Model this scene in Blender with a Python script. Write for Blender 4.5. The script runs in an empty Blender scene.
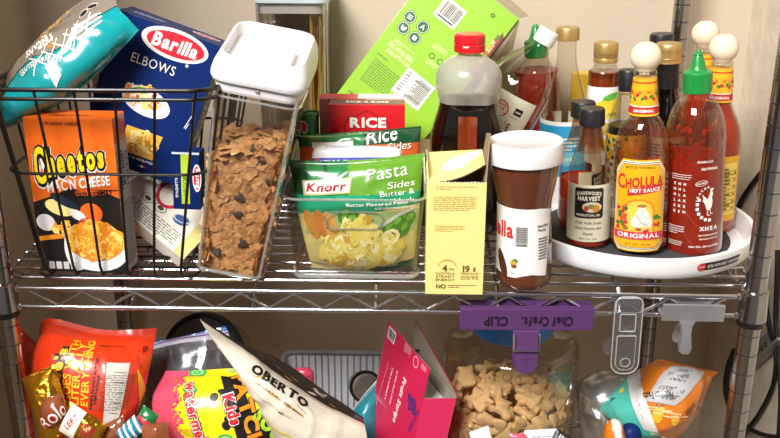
import bpy, bmesh, math, random
from mathutils import Vector as V, Matrix, noise
from mathutils.geometry import tessellate_polygon
R = math.radians
PI = math.pi
scene = bpy.context.scene
COL = scene.collection
rnd = random.Random(7)

# ------------------------------------------------------------------ camera
CF, CPT, CRO, CYW = 957.5, 0.346564, 0.0029405, -0.0225176
CAM = V((0.0407478, -1.0342892, 0.4594739))
_fw = V((math.sin(CYW)*math.cos(CPT), math.cos(CYW)*math.cos(CPT), -math.sin(CPT)))
_r0 = V((math.cos(CYW), -math.sin(CYW), 0)); _u0 = _r0.cross(_fw)
_rt = _r0*math.cos(CRO)+_u0*math.sin(CRO); _up = _u0*math.cos(CRO)-_r0*math.sin(CRO)
cd = bpy.data.cameras.new('camera'); cam = bpy.data.objects.new('camera', cd); COL.objects.link(cam)
cd.sensor_width = 36.0; cd.lens = CF*36.0/780.0; cd.clip_start = 0.01
cm = Matrix((_rt, _up, -_fw)).transposed().to_4x4(); cm.translation = CAM
cam.matrix_world = cm
scene.camera = cam

def ray(px, py): return _fw*CF+_rt*(px-390)-_up*(py-219)
def P(px, py, Y):                       # the point at distance Y seen at a photo pixel
    d = ray(px, py); return CAM+d*((Y-CAM.y)/d.y)
def G(px, py, z=0.0):                   # the point on the level z seen at a photo pixel
    d = ray(px, py); return CAM+d*((z-CAM.z)/d.z)
def dep(p): return (p-CAM).dot(_fw)
def proj(p):
    d = p-CAM; k = d.dot(_fw); return 390+CF*d.dot(_rt)/k, 219-CF*d.dot(_up)/k
def on(px, Y, z):                       # point on level z at distance Y in pixel column px
    x = 0.0
    for _ in range(6):
        q = proj(V((x, Y, z))); x += (px-q[0])*dep(V((x, Y, z)))/CF
    return V((x, Y, z))

# ------------------------------------------------------------------ materials
MATS = {}
def lin(h):
    if not isinstance(h, str): return tuple(h)
    h = h.lstrip('#'); o = []
    for i in (0, 2, 4):
        c = int(h[i:i+2], 16)/255; o.append(c/12.92 if c <= .04045 else ((c+.055)/1.055)**2.4)
    return tuple(o)
def mat(name, col='808080', rough=.5, metal=0.0, coat=0.0, bump=0.0, bs=60.0, vary=0.0, vs=30.0, spec=.5, sss=0.0, aniso=0.0):
    if name in MATS: return name
    m = bpy.data.materials.new(name); m.use_nodes = True; nt = m.node_tree; N = nt.nodes; L = nt.links
    b = N['Principled BSDF']; c = lin(col)
    b.inputs['Base Color'].default_value = (*c, 1); b.inputs['Roughness'].default_value = rough
    b.inputs['Metallic'].default_value = metal; b.inputs['Coat Weight'].default_value = coat
    b.inputs['Coat Roughness'].default_value = .12; b.inputs['Specular IOR Level'].default_value = spec
    if sss:
        b.inputs['Subsurface Weight'].default_value = sss; b.inputs['Subsurface Radius'].default_value = (.01, .006, .004)
    if vary or bump:
        tc = N.new('ShaderNodeTexCoord')
    if vary:
        n = N.new('ShaderNodeTexNoise'); n.inputs['Scale'].default_value = vs; n.inputs['Detail'].default_value = 4
        L.new(tc.outputs['Object'], n.inputs['Vector'])
        r = N.new('ShaderNodeValToRGB'); r.color_ramp.elements[0].position = .3; r.color_ramp.elements[1].position = .7
        r.color_ramp.elements[0].color = (*[x*(1-vary) for x in c], 1)
        r.color_ramp.elements[1].color = (*[min(1, x*(1+vary)+vary*.02) for x in c], 1)
        L.new(n.outputs['Fac'], r.inputs['Fac']); L.new(r.outputs['Color'], b.inputs['Base Color'])
    if bump:
        n = N.new('ShaderNodeTexNoise'); n.inputs['Scale'].default_value = bs; n.inputs['Detail'].default_value = 3
        L.new(tc.outputs['Object'], n.inputs['Vector'])
        k = N.new('ShaderNodeBump'); k.inputs['Strength'].default_value = bump; k.inputs['Distance'].default_value = .004
        L.new(n.outputs['Fac'], k.inputs['Height']); L.new(k.outputs['Normal'], b.inputs['Normal'])
    MATS[name] = m; return name
def clear(name, tint='ffffff', refl=.05, edge=.6, rough=.05, milk=0.0, mcol='ffffff', power=4.0, bump=0.0, bs=40.0):
    """thin clear plastic or glass: see-through, mirror-like towards the edges, a little milky"""
    if name in MATS: return name
    m = bpy.data.materials.new(name); m.use_nodes = True; nt = m.node_tree; N = nt.nodes; L = nt.links
    N.remove(N['Principled BSDF']); out = N['Material Output']
    t = N.new('ShaderNodeBsdfTransparent'); t.inputs['Color'].default_value = (*lin(tint), 1)
    g = N.new('ShaderNodeBsdfGlossy'); g.inputs['Roughness'].default_value = rough; g.inputs['Color'].default_value = (.95, .95, .95, 1)
    lw = N.new('ShaderNodeLayerWeight'); lw.inputs['Blend'].default_value = .5
    p = N.new('ShaderNodeMath'); p.operation = 'POWER'; p.inputs[1].default_value = power
    L.new(lw.outputs['Facing'], p.inputs[0])
    q = N.new('ShaderNodeMath'); q.operation = 'MULTIPLY_ADD'; q.inputs[1].default_value = edge; q.inputs[2].default_value = refl
    L.new(p.outputs[0], q.inputs[0])
    base = t.outputs[0]
    if milk:
        d = N.new('ShaderNodeBsdfDiffuse'); d.inputs['Color'].default_value = (*lin(mcol), 1)
        mm = N.new('ShaderNodeMixShader'); mm.inputs[0].default_value = milk
        L.new(t.outputs[0], mm.inputs[1]); L.new(d.outputs[0], mm.inputs[2]); base = mm.outputs[0]
    x = N.new('ShaderNodeMixShader'); L.new(q.outputs[0], x.inputs[0]); L.new(base, x.inputs[1]); L.new(g.outputs[0], x.inputs[2])
    L.new(x.outputs[0], out.inputs['Surface'])
    if bump:
        tc = N.new('ShaderNodeTexCoord'); n = N.new('ShaderNodeTexNoise'); n.inputs['Scale'].default_value = bs
        L.new(tc.outputs['Object'], n.inputs['Vector'])
        k = N.new('ShaderNodeBump'); k.inputs['Strength'].default_value = bump; k.inputs['Distance'].default_value = .004
        L.new(n.outputs['Fac'], k.inputs['Height']); L.new(k.outputs['Normal'], g.inputs['Normal']); L.new(k.outputs['Normal'], lw.inputs['Normal'])
    MATS[name] = m; return name
def ink(h): return mat('ink_'+h, h, .45, coat=.15)
def foilink(h): return mat('gloss_'+h, h, .3, coat=.5)

# ------------------------------------------------------------------ meshes
WM = {}
def frame(o, x, z):
    """frame at o: x to the right, z up, y away from the viewer"""
    x = x.normalized(); z = (z-x*z.dot(x)).normalized(); y = z.cross(x)
    m = Matrix((x, y, z)).transposed().to_4x4(); m.translation = o; return m
def axis(o, z, ref=V((1, 0, 0))):
    z = z.normalized(); x = (ref-z*ref.dot(z)).normalized(); y = z.cross(x)
    m = Matrix((x, y, z)).transposed().to_4x4(); m.translation = o; return m

class MB:
    def __init__(s): s.bm = bmesh.new(); s.names = []
    def mi(s, m):
        if m not in s.names: s.names.append(m)
        return s.names.index(m)
    def face(s, vs, m, smooth=True):
        try: f = s.bm.faces.new(vs)
        except ValueError: return None
        f.material_index = s.mi(m); f.smooth = smooth; return f
    def v(s, p): return s.bm.verts.new(p)
    def poly(s, pts, m): return s.face([s.v(p) for p in pts], m, False)
    def box(s, lo, hi, m, M=None, bev=0.0, taper=None):
        (a, b, c), (d, e, f) = lo, hi
        pts = [V((x, y, z)) for z in (c, f) for y in (b, e) for x in (a, d)]
        if taper:                     # taper(p) moves a corner
            pts = [taper(p) for p in pts]
        if M: pts = [M@p for p in pts]
        vs = [s.v(p) for p in pts]
        fs = [s.face([vs[i] for i in q], m, False) for q in ((0, 2, 3, 1), (4, 5, 7, 6), (0, 1, 5, 4), (1, 3, 7, 5), (3, 2, 6, 7), (2, 0, 4, 6))]
        if bev:
            es = list({e for f in fs for e in f.edges})
            r = bmesh.ops.bevel(s.bm, geom=es, offset=bev, segments=2, profile=.6, affect='EDGES')
            for f in r['faces']: f.smooth = True; f.material_index = s.mi(m)
        return s
    def tube(s, pts, r, m, n=8, closed=False, caps=True):
        pts = [V(p) for p in pts]; k = len(pts); rings = []
        t0 = None; nrm = None
        for i, p in enumerate(pts):
            if closed: t = (pts[(i+1) % k]-pts[i-1]).normalized()
            elif i == 0: t = (pts[1]-p).normalized()
            elif i == k-1: t = (p-pts[i-1]).normalized()
            else: t = ((pts[i+1]-p).normalized()+(p-pts[i-1]).normalized()).normalized()
            if nrm is None:
                a = V((0, 0, 1)) if abs(t.z) < .9 else V((1, 0, 0)); nrm = (a-t*a.dot(t)).normalized()
            else: nrm = (nrm-t*nrm.dot(t)).normalized()
            b = t.cross(nrm); rr = r[i] if isinstance(r, (list, tuple)) else r
            rings.append([s.v(p+(nrm*math.cos(2*PI*j/n)+b*math.sin(2*PI*j/n))*rr) for j in range(n)])
        for i in range(k if closed else k-1):
            A, B = rings[i], rings[(i+1) % k]
            for j in range(n): s.face([A[j], A[(j+1) % n], B[(j+1) % n], B[j]], m)
        if caps and not closed:
            s.face(rings[0][::-1], m); s.face(rings[-1], m)
        return s
    def lathe(s, prof, m, n=40, M=None, sq=None, mod=None, caps=(True, True)):
        """prof: [(r, z[, material])]; sq = (sx, sy) squashes it; mod(a, r, z) -> r"""
        rings = []
        for q in prof:
            ring = []
            for j in range(n):
                a = 2*PI*j/n; r = mod(a, q[0], q[1]) if mod else q[0]
                p = V((r*math.sin(a), -r*math.cos(a), q[1]))
                if sq: p.x *= sq[0]; p.y *= sq[1]
                ring.append(s.v(M@p if M else p))
            rings.append(ring)
        for i in range(len(prof)-1):
            mm = prof[i][2] if len(prof[i]) > 2 else m
            for j in range(n): s.face([rings[i][j], rings[i][(j+1) % n], rings[i+1][(j+1) % n], rings[i+1][j]], mm)
        if caps[0]: s.face(rings[0][::-1], m)
        if caps[1]: s.face(rings[-1], m)
        return s
    def grid(s, fn, nu, nv, m, closeu=False):
        vs = [[s.v(fn(i/nu, j/nv)) for i in range(nu if closeu else nu+1)] for j in range(nv+1)]
        for j in range(nv):
            for i in range(nu):
                k = (i+1) % nu if closeu else i+1
                mm = m(i/nu, j/nv) if callable(m) else m
                s.face([vs[j][i], vs[j][k], vs[j+1][k], vs[j+1][i]], mm)
        return vs
    def weld(s, d=1e-5): bmesh.ops.remove_doubles(s.bm, verts=s.bm.verts, dist=d); return s
    def build(s, name, parent=None, M=None, local=True, sharp=35):
        """M: the thing's own frame (top level); local: the vertices are already in that frame"""
        W = WM[parent.name] if parent else (M or Matrix())
        if not local: s.bm.transform(W.inverted())
        bmesh.ops.recalc_face_normals(s.bm, faces=[f for f in s.bm.faces if len(f.verts) > 0]) if getattr(s, 'recalc', True) else None
        ca = R(sharp)
        for e in s.bm.edges:
            if len(e.link_faces) == 2 and e.calc_face_angle(0) > ca: e.smooth = False
        me = bpy.data.meshes.new(name); s.bm.to_mesh(me); s.bm.free()
        for n in s.names: me.materials.append(MATS[n])
        o = bpy.data.objects.new(name, me); COL.objects.link(o)
        if parent: o.parent = parent
        else: o.matrix_world = W
        WM[o.name] = W; return o
def tag(o, label, cat, group=None):
    o['label'] = label; o['category'] = cat
    if group: o['group'] = group
    return o
def thing(name, label, cat, M, group=None):
    o = bpy.data.objects.new(name, None); o.empty_display_size = .02; COL.objects.link(o); o.matrix_world = M; WM[o.name] = M
    return tag(o, label, cat, group)
def struct(o): o['kind'] = 'structure'; return o

# ------------------------------------------------------------------ printing on surfaces
GLY = {}
def glyph(c, bold):
    k = (c, bold)
    if k not in GLY:
        cu = bpy.data.curves.new('g', 'FONT'); cu.body = c; cu.size = 1; cu.resolution_u = 3; cu.offset = bold
        o = bpy.data.objects.new('g', cu); COL.objects.link(o)
        ev = o.evaluated_get(bpy.context.evaluated_depsgraph_get()); me = ev.to_mesh()
        vs = [(v.co.x, v.co.y) for v in me.vertices]; fs = [tuple(p.vertices) for p in me.polygons]
        ev.to_mesh_clear(); bpy.data.objects.remove(o); bpy.data.curves.remove(cu)
        GLY[k] = (vs, fs)
    return GLY[k]
def wordmesh(txt, bold=0.0, gap=.07):
    vs, fs, x = [], [], 0.0
    for c in txt:
        if c == ' ': x += .28; continue
        gv, gf = glyph(c, bold)
        x0 = min(p[0] for p in gv); x1 = max(p[0] for p in gv); n = len(vs)
        vs += [(p[0]-x0+x, p[1]) for p in gv]; fs += [tuple(n+i for i in f) for f in gf]
        x += x1-x0+gap
    return vs, fs

class Pr:
    """prints flat shapes on a surface S(x, y, off) -> point; step: cut finer where the surface curves"""
    def __init__(s, mb, S, step=None, dz=.00022): s.mb, s.S, s.step, s.dz = mb, S, step, dz
    def put(s, vs, fs, m, layer=1):
        if s.step:
            b = bmesh.new(); bv = [b.verts.new((x, y, 0)) for x, y in vs]
            for f in fs:
                try: b.faces.new([bv[i] for i in f])
                except ValueError: pass
            for ax in (0, 1):
                c = [v.co[ax] for v in b.verts]; lo, hi = min(c), max(c)
                k = math.ceil(lo/s.step)*s.step
                while k < hi:
                    n = V((0, 0, 0)); n[ax] = 1; q = V((0, 0, 0)); q[ax] = k
                    bmesh.ops.bisect_plane(b, geom=b.verts[:]+b.edges[:]+b.faces[:], plane_co=q, plane_no=n, dist=1e-7)
                    k += s.step
            b.verts.index_update()
            vs = [(v.co.x, v.co.y) for v in b.verts]; fs = [tuple(v.index for v in f.verts) for f in b.faces]; b.free()
        nv = [s.mb.v(s.S(x, y, s.dz*layer)) for x, y in vs]
        for f in fs: s.mb.face([nv[i] for i in f], m, bool(s.step))
        return s
    def poly(s, pts, m, layer=1):
        t = tessellate_polygon([[V((x, y, 0)) for x, y in pts]])
        return s.put(pts, [tuple(q) for q in t], m, layer)
    def rect(s, x0, y0, x1, y1, m, layer=1): return s.put([(x0, y0), (x1, y0), (x1, y1), (x0, y1)], [(0, 1, 2, 3)], m, layer)
    def rrect(s, x0, y0, x1, y1, r, m, layer=1):
        pts = []
        for cx, cy, a in ((x1-r, y0+r, -90), (x1-r, y1-r, 0), (x0+r, y1-r, 90), (x0+r, y0+r, 180)):
            for k in range(5): t = R(a+k*22.5); pts.append((cx+r*math.cos(t), cy+r*math.sin(t)))
        return s.poly(pts, m, layer)
    def ell(s, cx, cy, rx, ry, m, layer=1, rot=0, n=28, hole=0):
        c, q = math.cos(R(rot)), math.sin(R(rot))
        def ring(k): return [(cx+k*(rx*math.cos(2*PI*i/n)*c-ry*math.sin(2*PI*i/n)*q), cy+k*(rx*math.cos(2*PI*i/n)*q+ry*math.sin(2*PI*i/n)*c)) for i in range(n)]
        if not hole: return s.put(ring(1), [tuple(range(n))], m, layer)
        return s.put(ring(1)+ring(hole), [(i, (i+1) % n, n+(i+1) % n, n+i) for i in range(n)], m, layer)
    def line(s, pts, w, m, layer=1):
        for (x0, y0), (x1, y1) in zip(pts, pts[1:]):
            d = math.hypot(x1-x0, y1-y0) or 1; a, b = -(y1-y0)/d*w/2, (x1-x0)/d*w/2
            s.put([(x0+a, y0+b), (x0-a, y0-b), (x1-a, y1-b), (x1+a, y1+b)], [(0, 1, 2, 3)], m, layer)
        return s
    def text(s, txt, cx, cy, m, w=None, h=None, rot=0, shear=0.0, bold=.012, layer=2, gap=.07, warp=None):
        vs, fs = wordmesh(txt, bold, gap)
        x0 = min(p[0] for p in vs); x1 = max(p[0] for p in vs); y0 = min(p[1] for p in vs); y1 = max(p[1] for p in vs)
        kx = w/(x1-x0) if w else None; ky = h/(y1-y0) if h else None
        kx = kx or ky; ky = ky or kx
        c, q = math.cos(R(rot)), math.sin(R(rot)); o = []
        for x, y in vs:
            x = (x-(x0+x1)/2)*kx; y = (y-(y0+y1)/2)*ky
            x += shear*y
            if warp: x, y = warp(x, y)
            o.append((cx+x*c-y*q, cy+x*q+y*c))
        return s.put(o, fs, m, layer)
    def otext(s, txt, cx, cy, mats, w, h, bold=.03, grow=.05, layer=2, gap=.09, warp=None, rot=0):
        """outlined lettering; mats from the outermost edge to the inner ink"""
        vs, fs = wordmesh(txt, bold, gap)
        x0 = min(p[0] for p in vs); x1 = max(p[0] for p in vs); y0 = min(p[1] for p in vs); y1 = max(p[1] for p in vs)
        W, H = x1-x0, y1-y0
        for i, m in enumerate(mats):
            e = (len(mats)-1-i)*grow
            s.text(txt, cx, cy, m, w=w*(1+2*e/W), h=h*(1+2*e/H), bold=bold+e, gap=gap-2*e, layer=layer+2*i, warp=warp, rot=rot)
        return s
    def para(s, cx, cy, w, h, rows, m, rot=0, fill=.5, layer=2, seed=1, word=.12):
        """lines of small print"""
        g = random.Random(seed); c, q = math.cos(R(rot)), math.sin(R(rot)); lh = h/rows
        for r in range(rows):
            y = h/2-(r+.5)*lh; x = -w/2; end = w/2*(1 if r < rows-1 else g.uniform(-.3, .9))
            while x < end:
                ww = min(g.uniform(.4, 1.4)*word*w, end-x)
                if ww > .01*w:
                    pts = [(x, y-lh*fill/2), (x+ww, y-lh*fill/2), (x+ww, y+lh*fill/2), (x, y+lh*fill/2)]
                    s.put([(cx+a*c-b*q, cy+a*q+b*c) for a, b in pts], [(0, 1, 2, 3)], m, layer)
                x += ww+.025*w
        return s
    def barcode(s, cx, cy, w, h, dark, white=None, rot=0, layer=2, seed=3):
        g = random.Random(seed); c, q = math.cos(R(rot)), math.sin(R(rot))
        def rc(x0, y0, x1, y1, m, l): s.put([(cx+a*c-b*q, cy+a*q+b*c) for a, b in ((x0, y0), (x1, y0), (x1, y1), (x0, y1))], [(0, 1, 2, 3)], m, l)
        if white: rc(-w/2, -h/2, w/2, h/2, white, layer)
        x = -w*.42
        while x < w*.42:
            a = g.choice((.012, .012, .024, .036))*w; rc(x, -h*.3, x+a, h*.42, dark, layer+1); x += a+g.choice((.014, .022, .03))*w
        rc(-w*.4, -h*.44, w*.4, -h*.36, dark, layer+1)
        return s
    def facts(s, cx, cy, w, h, dark, white, rot=0, layer=2, seed=5, rows=12):
        """a nutrition panel"""
        c, q = math.cos(R(rot)), math.sin(R(rot))
        def rc(x0, y0, x1, y1, m, l): s.put([(cx+a*c-b*q, cy+a*q+b*c) for a, b in ((x0, y0), (x1, y0), (x1, y1), (x0, y1))], [(0, 1, 2, 3)], m, l)
        rc(-w/2, -h/2, w/2, h/2, white, layer); g = random.Random(seed); y = h*.40
        for i in range(rows):
            lh = h*.84/rows
            rc(-w*.44, y-lh*.45, -w*.44+w*g.uniform(.3, .6), y, dark, layer+1)
            if i % 2: rc(w*.3, y-lh*.45, w*.44, y, dark, layer+1)
            rc(-w*.46, y-lh*.78, w*.46, y-lh*.68, dark, layer+1)
            if i in (1, rows-3): rc(-w*.46, y-lh*.85, w*.46, y-lh*.6, dark, layer+1)
            y -= lh
        return s
    def pile(s, cx, cy, rx, ry, n, mats, size, layer=2, seed=2, ring=.0):
        """a printed heap of food: many small pieces within an oval"""
        g = random.Random(seed)
        for i in range(n):
            a = g.uniform(0, 2*PI); k = math.sqrt(g.random()); sz = size*g.uniform(.7, 1.3)
            s.ell(cx+rx*k*math.cos(a), cy+ry*k*math.sin(a), sz, sz*g.uniform(.45, .8), g.choice(mats), layer+.02*i, g.uniform(0, 180), 9, ring if g.random() < .7 else 0)
        return s

# ------------------------------------------------------------------ boxes
class Carton:
    """a carton whose front lower left corner is BL, lower right BR, upper left TL (world points), d deep"""
    def __init__(s, BL, BR, TL, d, m, w=None, h=None, back=True):
        s.w = w or (BR-BL).length; s.M = frame(BL, BR-BL, TL-BL); s.d = d
        s.h = h or (TL-BL).dot(s.M.col[2].to_3d())
        s.mb = MB(); s.m = m
        s.mb.box((0, 0, 0), (s.w, d, s.h), m, bev=.0008)
        s.front = Pr(s.mb, lambda x, y, o: V((x, -o, y)))
        s.right = Pr(s.mb, lambda x, y, o: V((s.w+o, x, y)))
        s.left = Pr(s.mb, lambda x, y, o: V((-o, d-x, y)))
        s.top = Pr(s.mb, lambda x, y, o: V((x, y, s.h+o)))
    def px(s, x, y):                     # pixel on the front face -> face coordinates
        o = s.M.translation; n = s.M.col[1].to_3d(); r = ray(x, y); t = (o-CAM).dot(n)/r.dot(n)
        q = s.M.inverted()@(CAM+r*t); return q.x, q.z
    def done(s, name, label=None, cat=None, group=None, parent=None):
        o = s.mb.build(name, parent, s.M)
        return tag(o, label, cat, group) if label else o

# ------------------------------------------------------------------ bags
def catmull(a, b, c, d, t):
    return .5*((2*b)+(c-a)*t+(2*a-5*b+4*c-d)*t*t+(3*b-a-3*c+d)*t*t*t)
class Bag:
    """pillow pouch on a grid of points rows (top to bottom) x columns (left to right)"""
    def __init__(s, rows, thick, seed=0, wr=.0015, ws=25, pw=.55, seal=(.06, .06), pleat=0.0):
        s.g = [[P(*q) if not isinstance(q, V) else q for q in r] for r in rows]
        s.t, s.seed, s.wr, s.ws, s.pw, s.seal, s.pleat = thick, seed, wr, ws, pw, seal, pleat
        s.W = sum((s.g[len(s.g)//2][i+1]-s.g[len(s.g)//2][i]).length for i in range(len(s.g[0])-1))
        s.H = sum((s.g[j+1][0]-s.g[j][0]).length for j in range(len(s.g)-1))
        s.mb = MB()
    def row(s, r, u):
        n = len(r)-1; f = min(max(u, 0), 1)*n; i = min(int(f), n-1); t = f-i
        a = r[i-1] if i > 0 else 2*r[i]-r[i+1]; d = r[i+2] if i+2 <= n else 2*r[i+1]-r[i]
        return catmull(a, r[i], r[i+1], d, t)
    def mid(s, u, v):
        col = [s.row(r, u) for r in s.g]; return s.row(col, v)
    def prof(s, u, v):
        a, b = s.seal
        vv = min(max((v-a)/(1-a-b), 0), 1)
        return (math.sin(PI*min(max(u, 0), 1))**s.pw)*(math.sin(PI*vv)**s.pw)
    def nrm(s, u, v):
        e = .01; u = min(max(u, e), 1-e); v = min(max(v, e), 1-e)
        n = (s.mid(u+e, v)-s.mid(u-e, v)).cross(s.mid(u, v+e)-s.mid(u, v-e)).normalized()
        return n if n.dot(CAM-s.mid(.5, .5)) > 0 else -n
    def at(s, u, v, off=0.0, side=1):
        p = s.mid(u, v); n = s.nrm(u, v); k = s.prof(u, v)
        q = p*s.ws+V((s.seed*3.1, s.seed*1.7, 0 if side > 0 else 9))
        w = noise.noise(q)+.5*noise.noise(q*2.3)
        w2 = max(0, 1-abs(noise.noise(q*.55+V((5, 5, 5))))*6)+.8*max(0, 1-abs(noise.noise(q*1.1+V((2, 8, 1))))*7)
        c = math.sin(u*s.W*900)*s.pleat*(max(0, 1-v/.07)+max(0, 1-(1-v)/.07))
        return p+n*(side*(s.t*.5*k+.0006)+s.wr*(w+1.0*w2)*(.35+.65*k)+c+off*side)
    def front(s, n=(44, 44), m='x', back=None):
        s.mb.grid(lambda u, v: s.at(u, v), n[0], n[1], m)
        s.mb.grid(lambda u, v: s.at(1-u, v, 0, -1), n[0], n[1], back or (m if not callable(m) else m(0.5, .5)))
        # close the rim
        k = n[0]
        for edge in (lambda t: (t, 0), lambda t: (1, t), lambda t: (1-t, 1), lambda t: (0, 1-t)):
            mm = back or (m if not callable(m) else m(.5, .5))
            s.mb.grid(lambda u, v: s.at(*edge(u), 0, 1 if v < .5 else -1), k, 1, mm)
        s.mb.weld(2e-5); s.mb.recalc = False
        return s
    def pr(s, step=.004):
        return Pr(s.mb, lambda x, y, o: s.at(x/s.W, 1-y/s.H, o+.0004), step, .0003)
    def skin(s, u, v): return s.mid(u, v)+s.nrm(u, v)*(s.t*.5*s.prof(u, v))
    def uv(s, px, py):                   # pixel -> bag print coordinates
        u = v = .5
        for _ in range(30):
            q = proj(s.skin(u, v)); e = .01
            if abs(q[0]-px)+abs(q[1]-py) < .05: break
            a = proj(s.skin(min(u+e, 1), v)); b = proj(s.skin(u, min(v+e, 1)))
            eu = (min(u+e, 1)-u) or e; ev = (min(v+e, 1)-v) or e
            if u+e > 1: a = proj(s.skin(u-e, v)); eu = -e
            if v+e > 1: b = proj(s.skin(u, v-e)); ev = -e
            ax, ay = (a[0]-q[0])/eu, (a[1]-q[1])/eu; bx, by = (b[0]-q[0])/ev, (b[1]-q[1])/ev
            D = ax*by-bx*ay or 1e-9; dx, dy = px-q[0], py-q[1]
            u += .7*(dx*by-bx*dy)/D; v += .7*(ax*dy-dx*ay)/D
            u = min(max(u, 0), 1); v = min(max(v, 0), 1)
        return u*s.W, (1-v)*s.H
    def text(s, f, txt, p0, p1, hpx, mats, layer=2, bold=.02, shear=0.0, gap=.07, grow=.045):
        """lettering on the bag between two spots, hpx tall; mats: innermost ink last, each earlier one a fatter outline"""
        mats = mats if isinstance(mats, (list, tuple)) else [mats]
        dx, dy = p1[0]-p0[0], p1[1]-p0[1]; L = math.hypot(dx, dy); nx, ny = dy/L*hpx/2, -dx/L*hpx/2
        c = [s.uv(p0[0]-nx, p0[1]-ny), s.uv(p1[0]-nx, p1[1]-ny), s.uv(p1[0]+nx, p1[1]+ny), s.uv(p0[0]+nx, p0[1]+ny)]
        ref = None
        for i, m in enumerate([mats[-1]]+list(mats[:-1])):
            e = 0 if i == 0 else (len(mats)-i)*grow
            vs, fs = wordmesh(txt, bold+e, gap-2*e)
            x0 = min(p[0] for p in vs); x1 = max(p[0] for p in vs); y0 = min(p[1] for p in vs); y1 = max(p[1] for p in vs)
            if ref is None: ref = (x1-x0, y1-y0)
            o = []
            for x, y in vs:
                a = .5+(x-(x0+x1)/2)/ref[0]; b = .5+(y-(y0+y1)/2)/ref[1]; a += shear*(b-.5)
                o.append(tuple((c[0][k]*(1-a)+c[1][k]*a)*(1-b)+(c[3][k]*(1-a)+c[2][k]*a)*b for k in (0, 1)))
            f.put(o, fs, m, layer+(len(mats)-1)*2 if i == 0 else layer+(i-1)*2)
    def done(s, name, label=None, cat=None, group=None, parent=None):
        c = min((p for r in s.g for p in r), key=lambda p: p.z)
        o = s.mb.build(name, parent, Matrix.Translation(c), local=False, sharp=60)
        return tag(o, label, cat, group) if label else o

# ------------------------------------------------------------------ bottles
class Bottle:
    """round bottle: base-centre pixel, top pixel, both at distance Y; heights are given as photo rows"""
    def __init__(s, name, label, cat, bx, tx, ty, Y, zb=.012, group=None, by=None):
        if by is not None: b = P(bx, by, Y)
        else: b = on(bx, Y, zb)
        s.b = b; s.t = P(tx, ty, Y); s.M = axis(b, s.t-b); s.L = (s.t-b).length
        s.p0, s.p1 = proj(s.b), proj(s.t); s.o = thing(name, label, cat, s.M, group); s.Y = Y
    def z(s, py):
        y0, y1 = s.p0[1], s.p1[1]; px = s.p0[0]+(s.p1[0]-s.p0[0])*(py-y0)/(y1-y0)
        q = P(px, py, s.Y); return (s.M.inverted()@q).z
    def prof(s, pts, dr=0.0):
        out = []
        for q in pts:
            z = s.z(q[1]); d = dep(s.M@V((0, 0, z))); out.append((max(q[0]*d/CF+dr, .0005), z)+tuple(q[2:]))
        return out
    def part(s, name, pts, m, n=40, parent=None, dr=0.0, mod=None, sq=None, caps=(True, True), smooth=1):
        p = s.prof(pts, dr)
        if smooth > 1: p = smoothprof(p, smooth)
        mb = MB(); mb.lathe(p, m, n, mod=mod, sq=sq, caps=caps); return mb.build(name, parent or s.o)
    def wrap(s, mb, prof, step=.004, dr=.0006):
        """printing on the side: x is arc length from the front (metres at the widest), y is the height"""
        pr = sorted(s.prof(prof, 0), key=lambda q: q[1]) if not isinstance(prof[0][1], float) or True else prof
        rm = max(q[0] for q in pr)
        def S(x, y, o):
            r = pr[0][0]
            for a, b in zip(pr, pr[1:]):
                if a[1] <= y <= b[1]: r = a[0]+(b[0]-a[0])*(y-a[1])/((b[1]-a[1]) or 1); break
                if y > b[1]: r = b[0]
            r += dr+o; a = x/rm
            return V((r*math.sin(a), -r*math.cos(a), y))
        return Pr(mb, S, step), rm
def smoothprof(p, k):
    out = []
    for i in range(len(p)-1):
        a = p[i-1] if i > 0 else p[i]; b, c = p[i], p[i+1]; d = p[i+2] if i+2 < len(p) else c
        for j in range(k):
            t = j/k; out.append((max(.0004, catmull(a[0], b[0], c[0], d[0], t)), catmull(a[1], b[1], c[1], d[1], t))+tuple(b[2:]))
    out.append(tuple(p[-1])); return out
# ------------------------------------------------------------------ common materials
mat('wall_paint', 'c8b8a2', .85, bump=.12, bs=220, vary=.03, vs=6)
mat('wall_old', 'd8cbb6', .85, bump=.35, bs=70, vary=.10, vs=28)
mat('plaster', 'efe9dc', .9, bump=.5, bs=90, vary=.08, vs=50)
mat('floor_mat', '6b5844', .7, vary=.15, vs=8)
mat('chrome', 'c9c8cc', .17, metal=1.0, vary=.05, vs=40)
mat('post_chrome', 'aaa8a8', .2, metal=1.0)
mat('groove', '77767a', .3, metal=1.0)
mat('blackwire', '0c0b0b', .28, coat=.4)
mat('blackplastic', '121213', .4)
mat('rubber', '0b0b0c', .55)
mat('galv', 'a2a4a4', .4, metal=.45, vary=.12, vs=60)
mat('white', 'e2e0e1', .4, coat=.2)
mat('card', '9c8266', .85, vary=.06, vs=80)
mat('cardgrey', '8f8576', .85, vary=.05, vs=60)

# ------------------------------------------------------------------ the closet
WX0, WX1, WY, WF, ZF, ZC = -.572, .572, .50, -.34, -.98, 1.35
def slab(name, lo, hi, m): b = MB(); b.box(lo, hi, m); return struct(b.build(name))
slab('wall_back', (WX0-.1, WY, ZF), (WX1+.1, WY+.1, ZC), 'wall_paint')
slab('wall_left', (WX0-.1, WF, ZF), (WX0, WY, ZC), 'wall_paint')
slab('wall_right', (WX1, WF, ZF), (WX1+.1, WY, ZC), 'wall_old')
slab('floor', (-1.6, -2.4, ZF-.05), (1.6, WY+.1, ZF), 'floor_mat')

slab('shade_jamb', (WX0-.0005, -.245, ZF), (-.50, -.20, ZC), 'wall_paint')  # unseen jamb strip, added to keep the key light off the left wall
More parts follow.
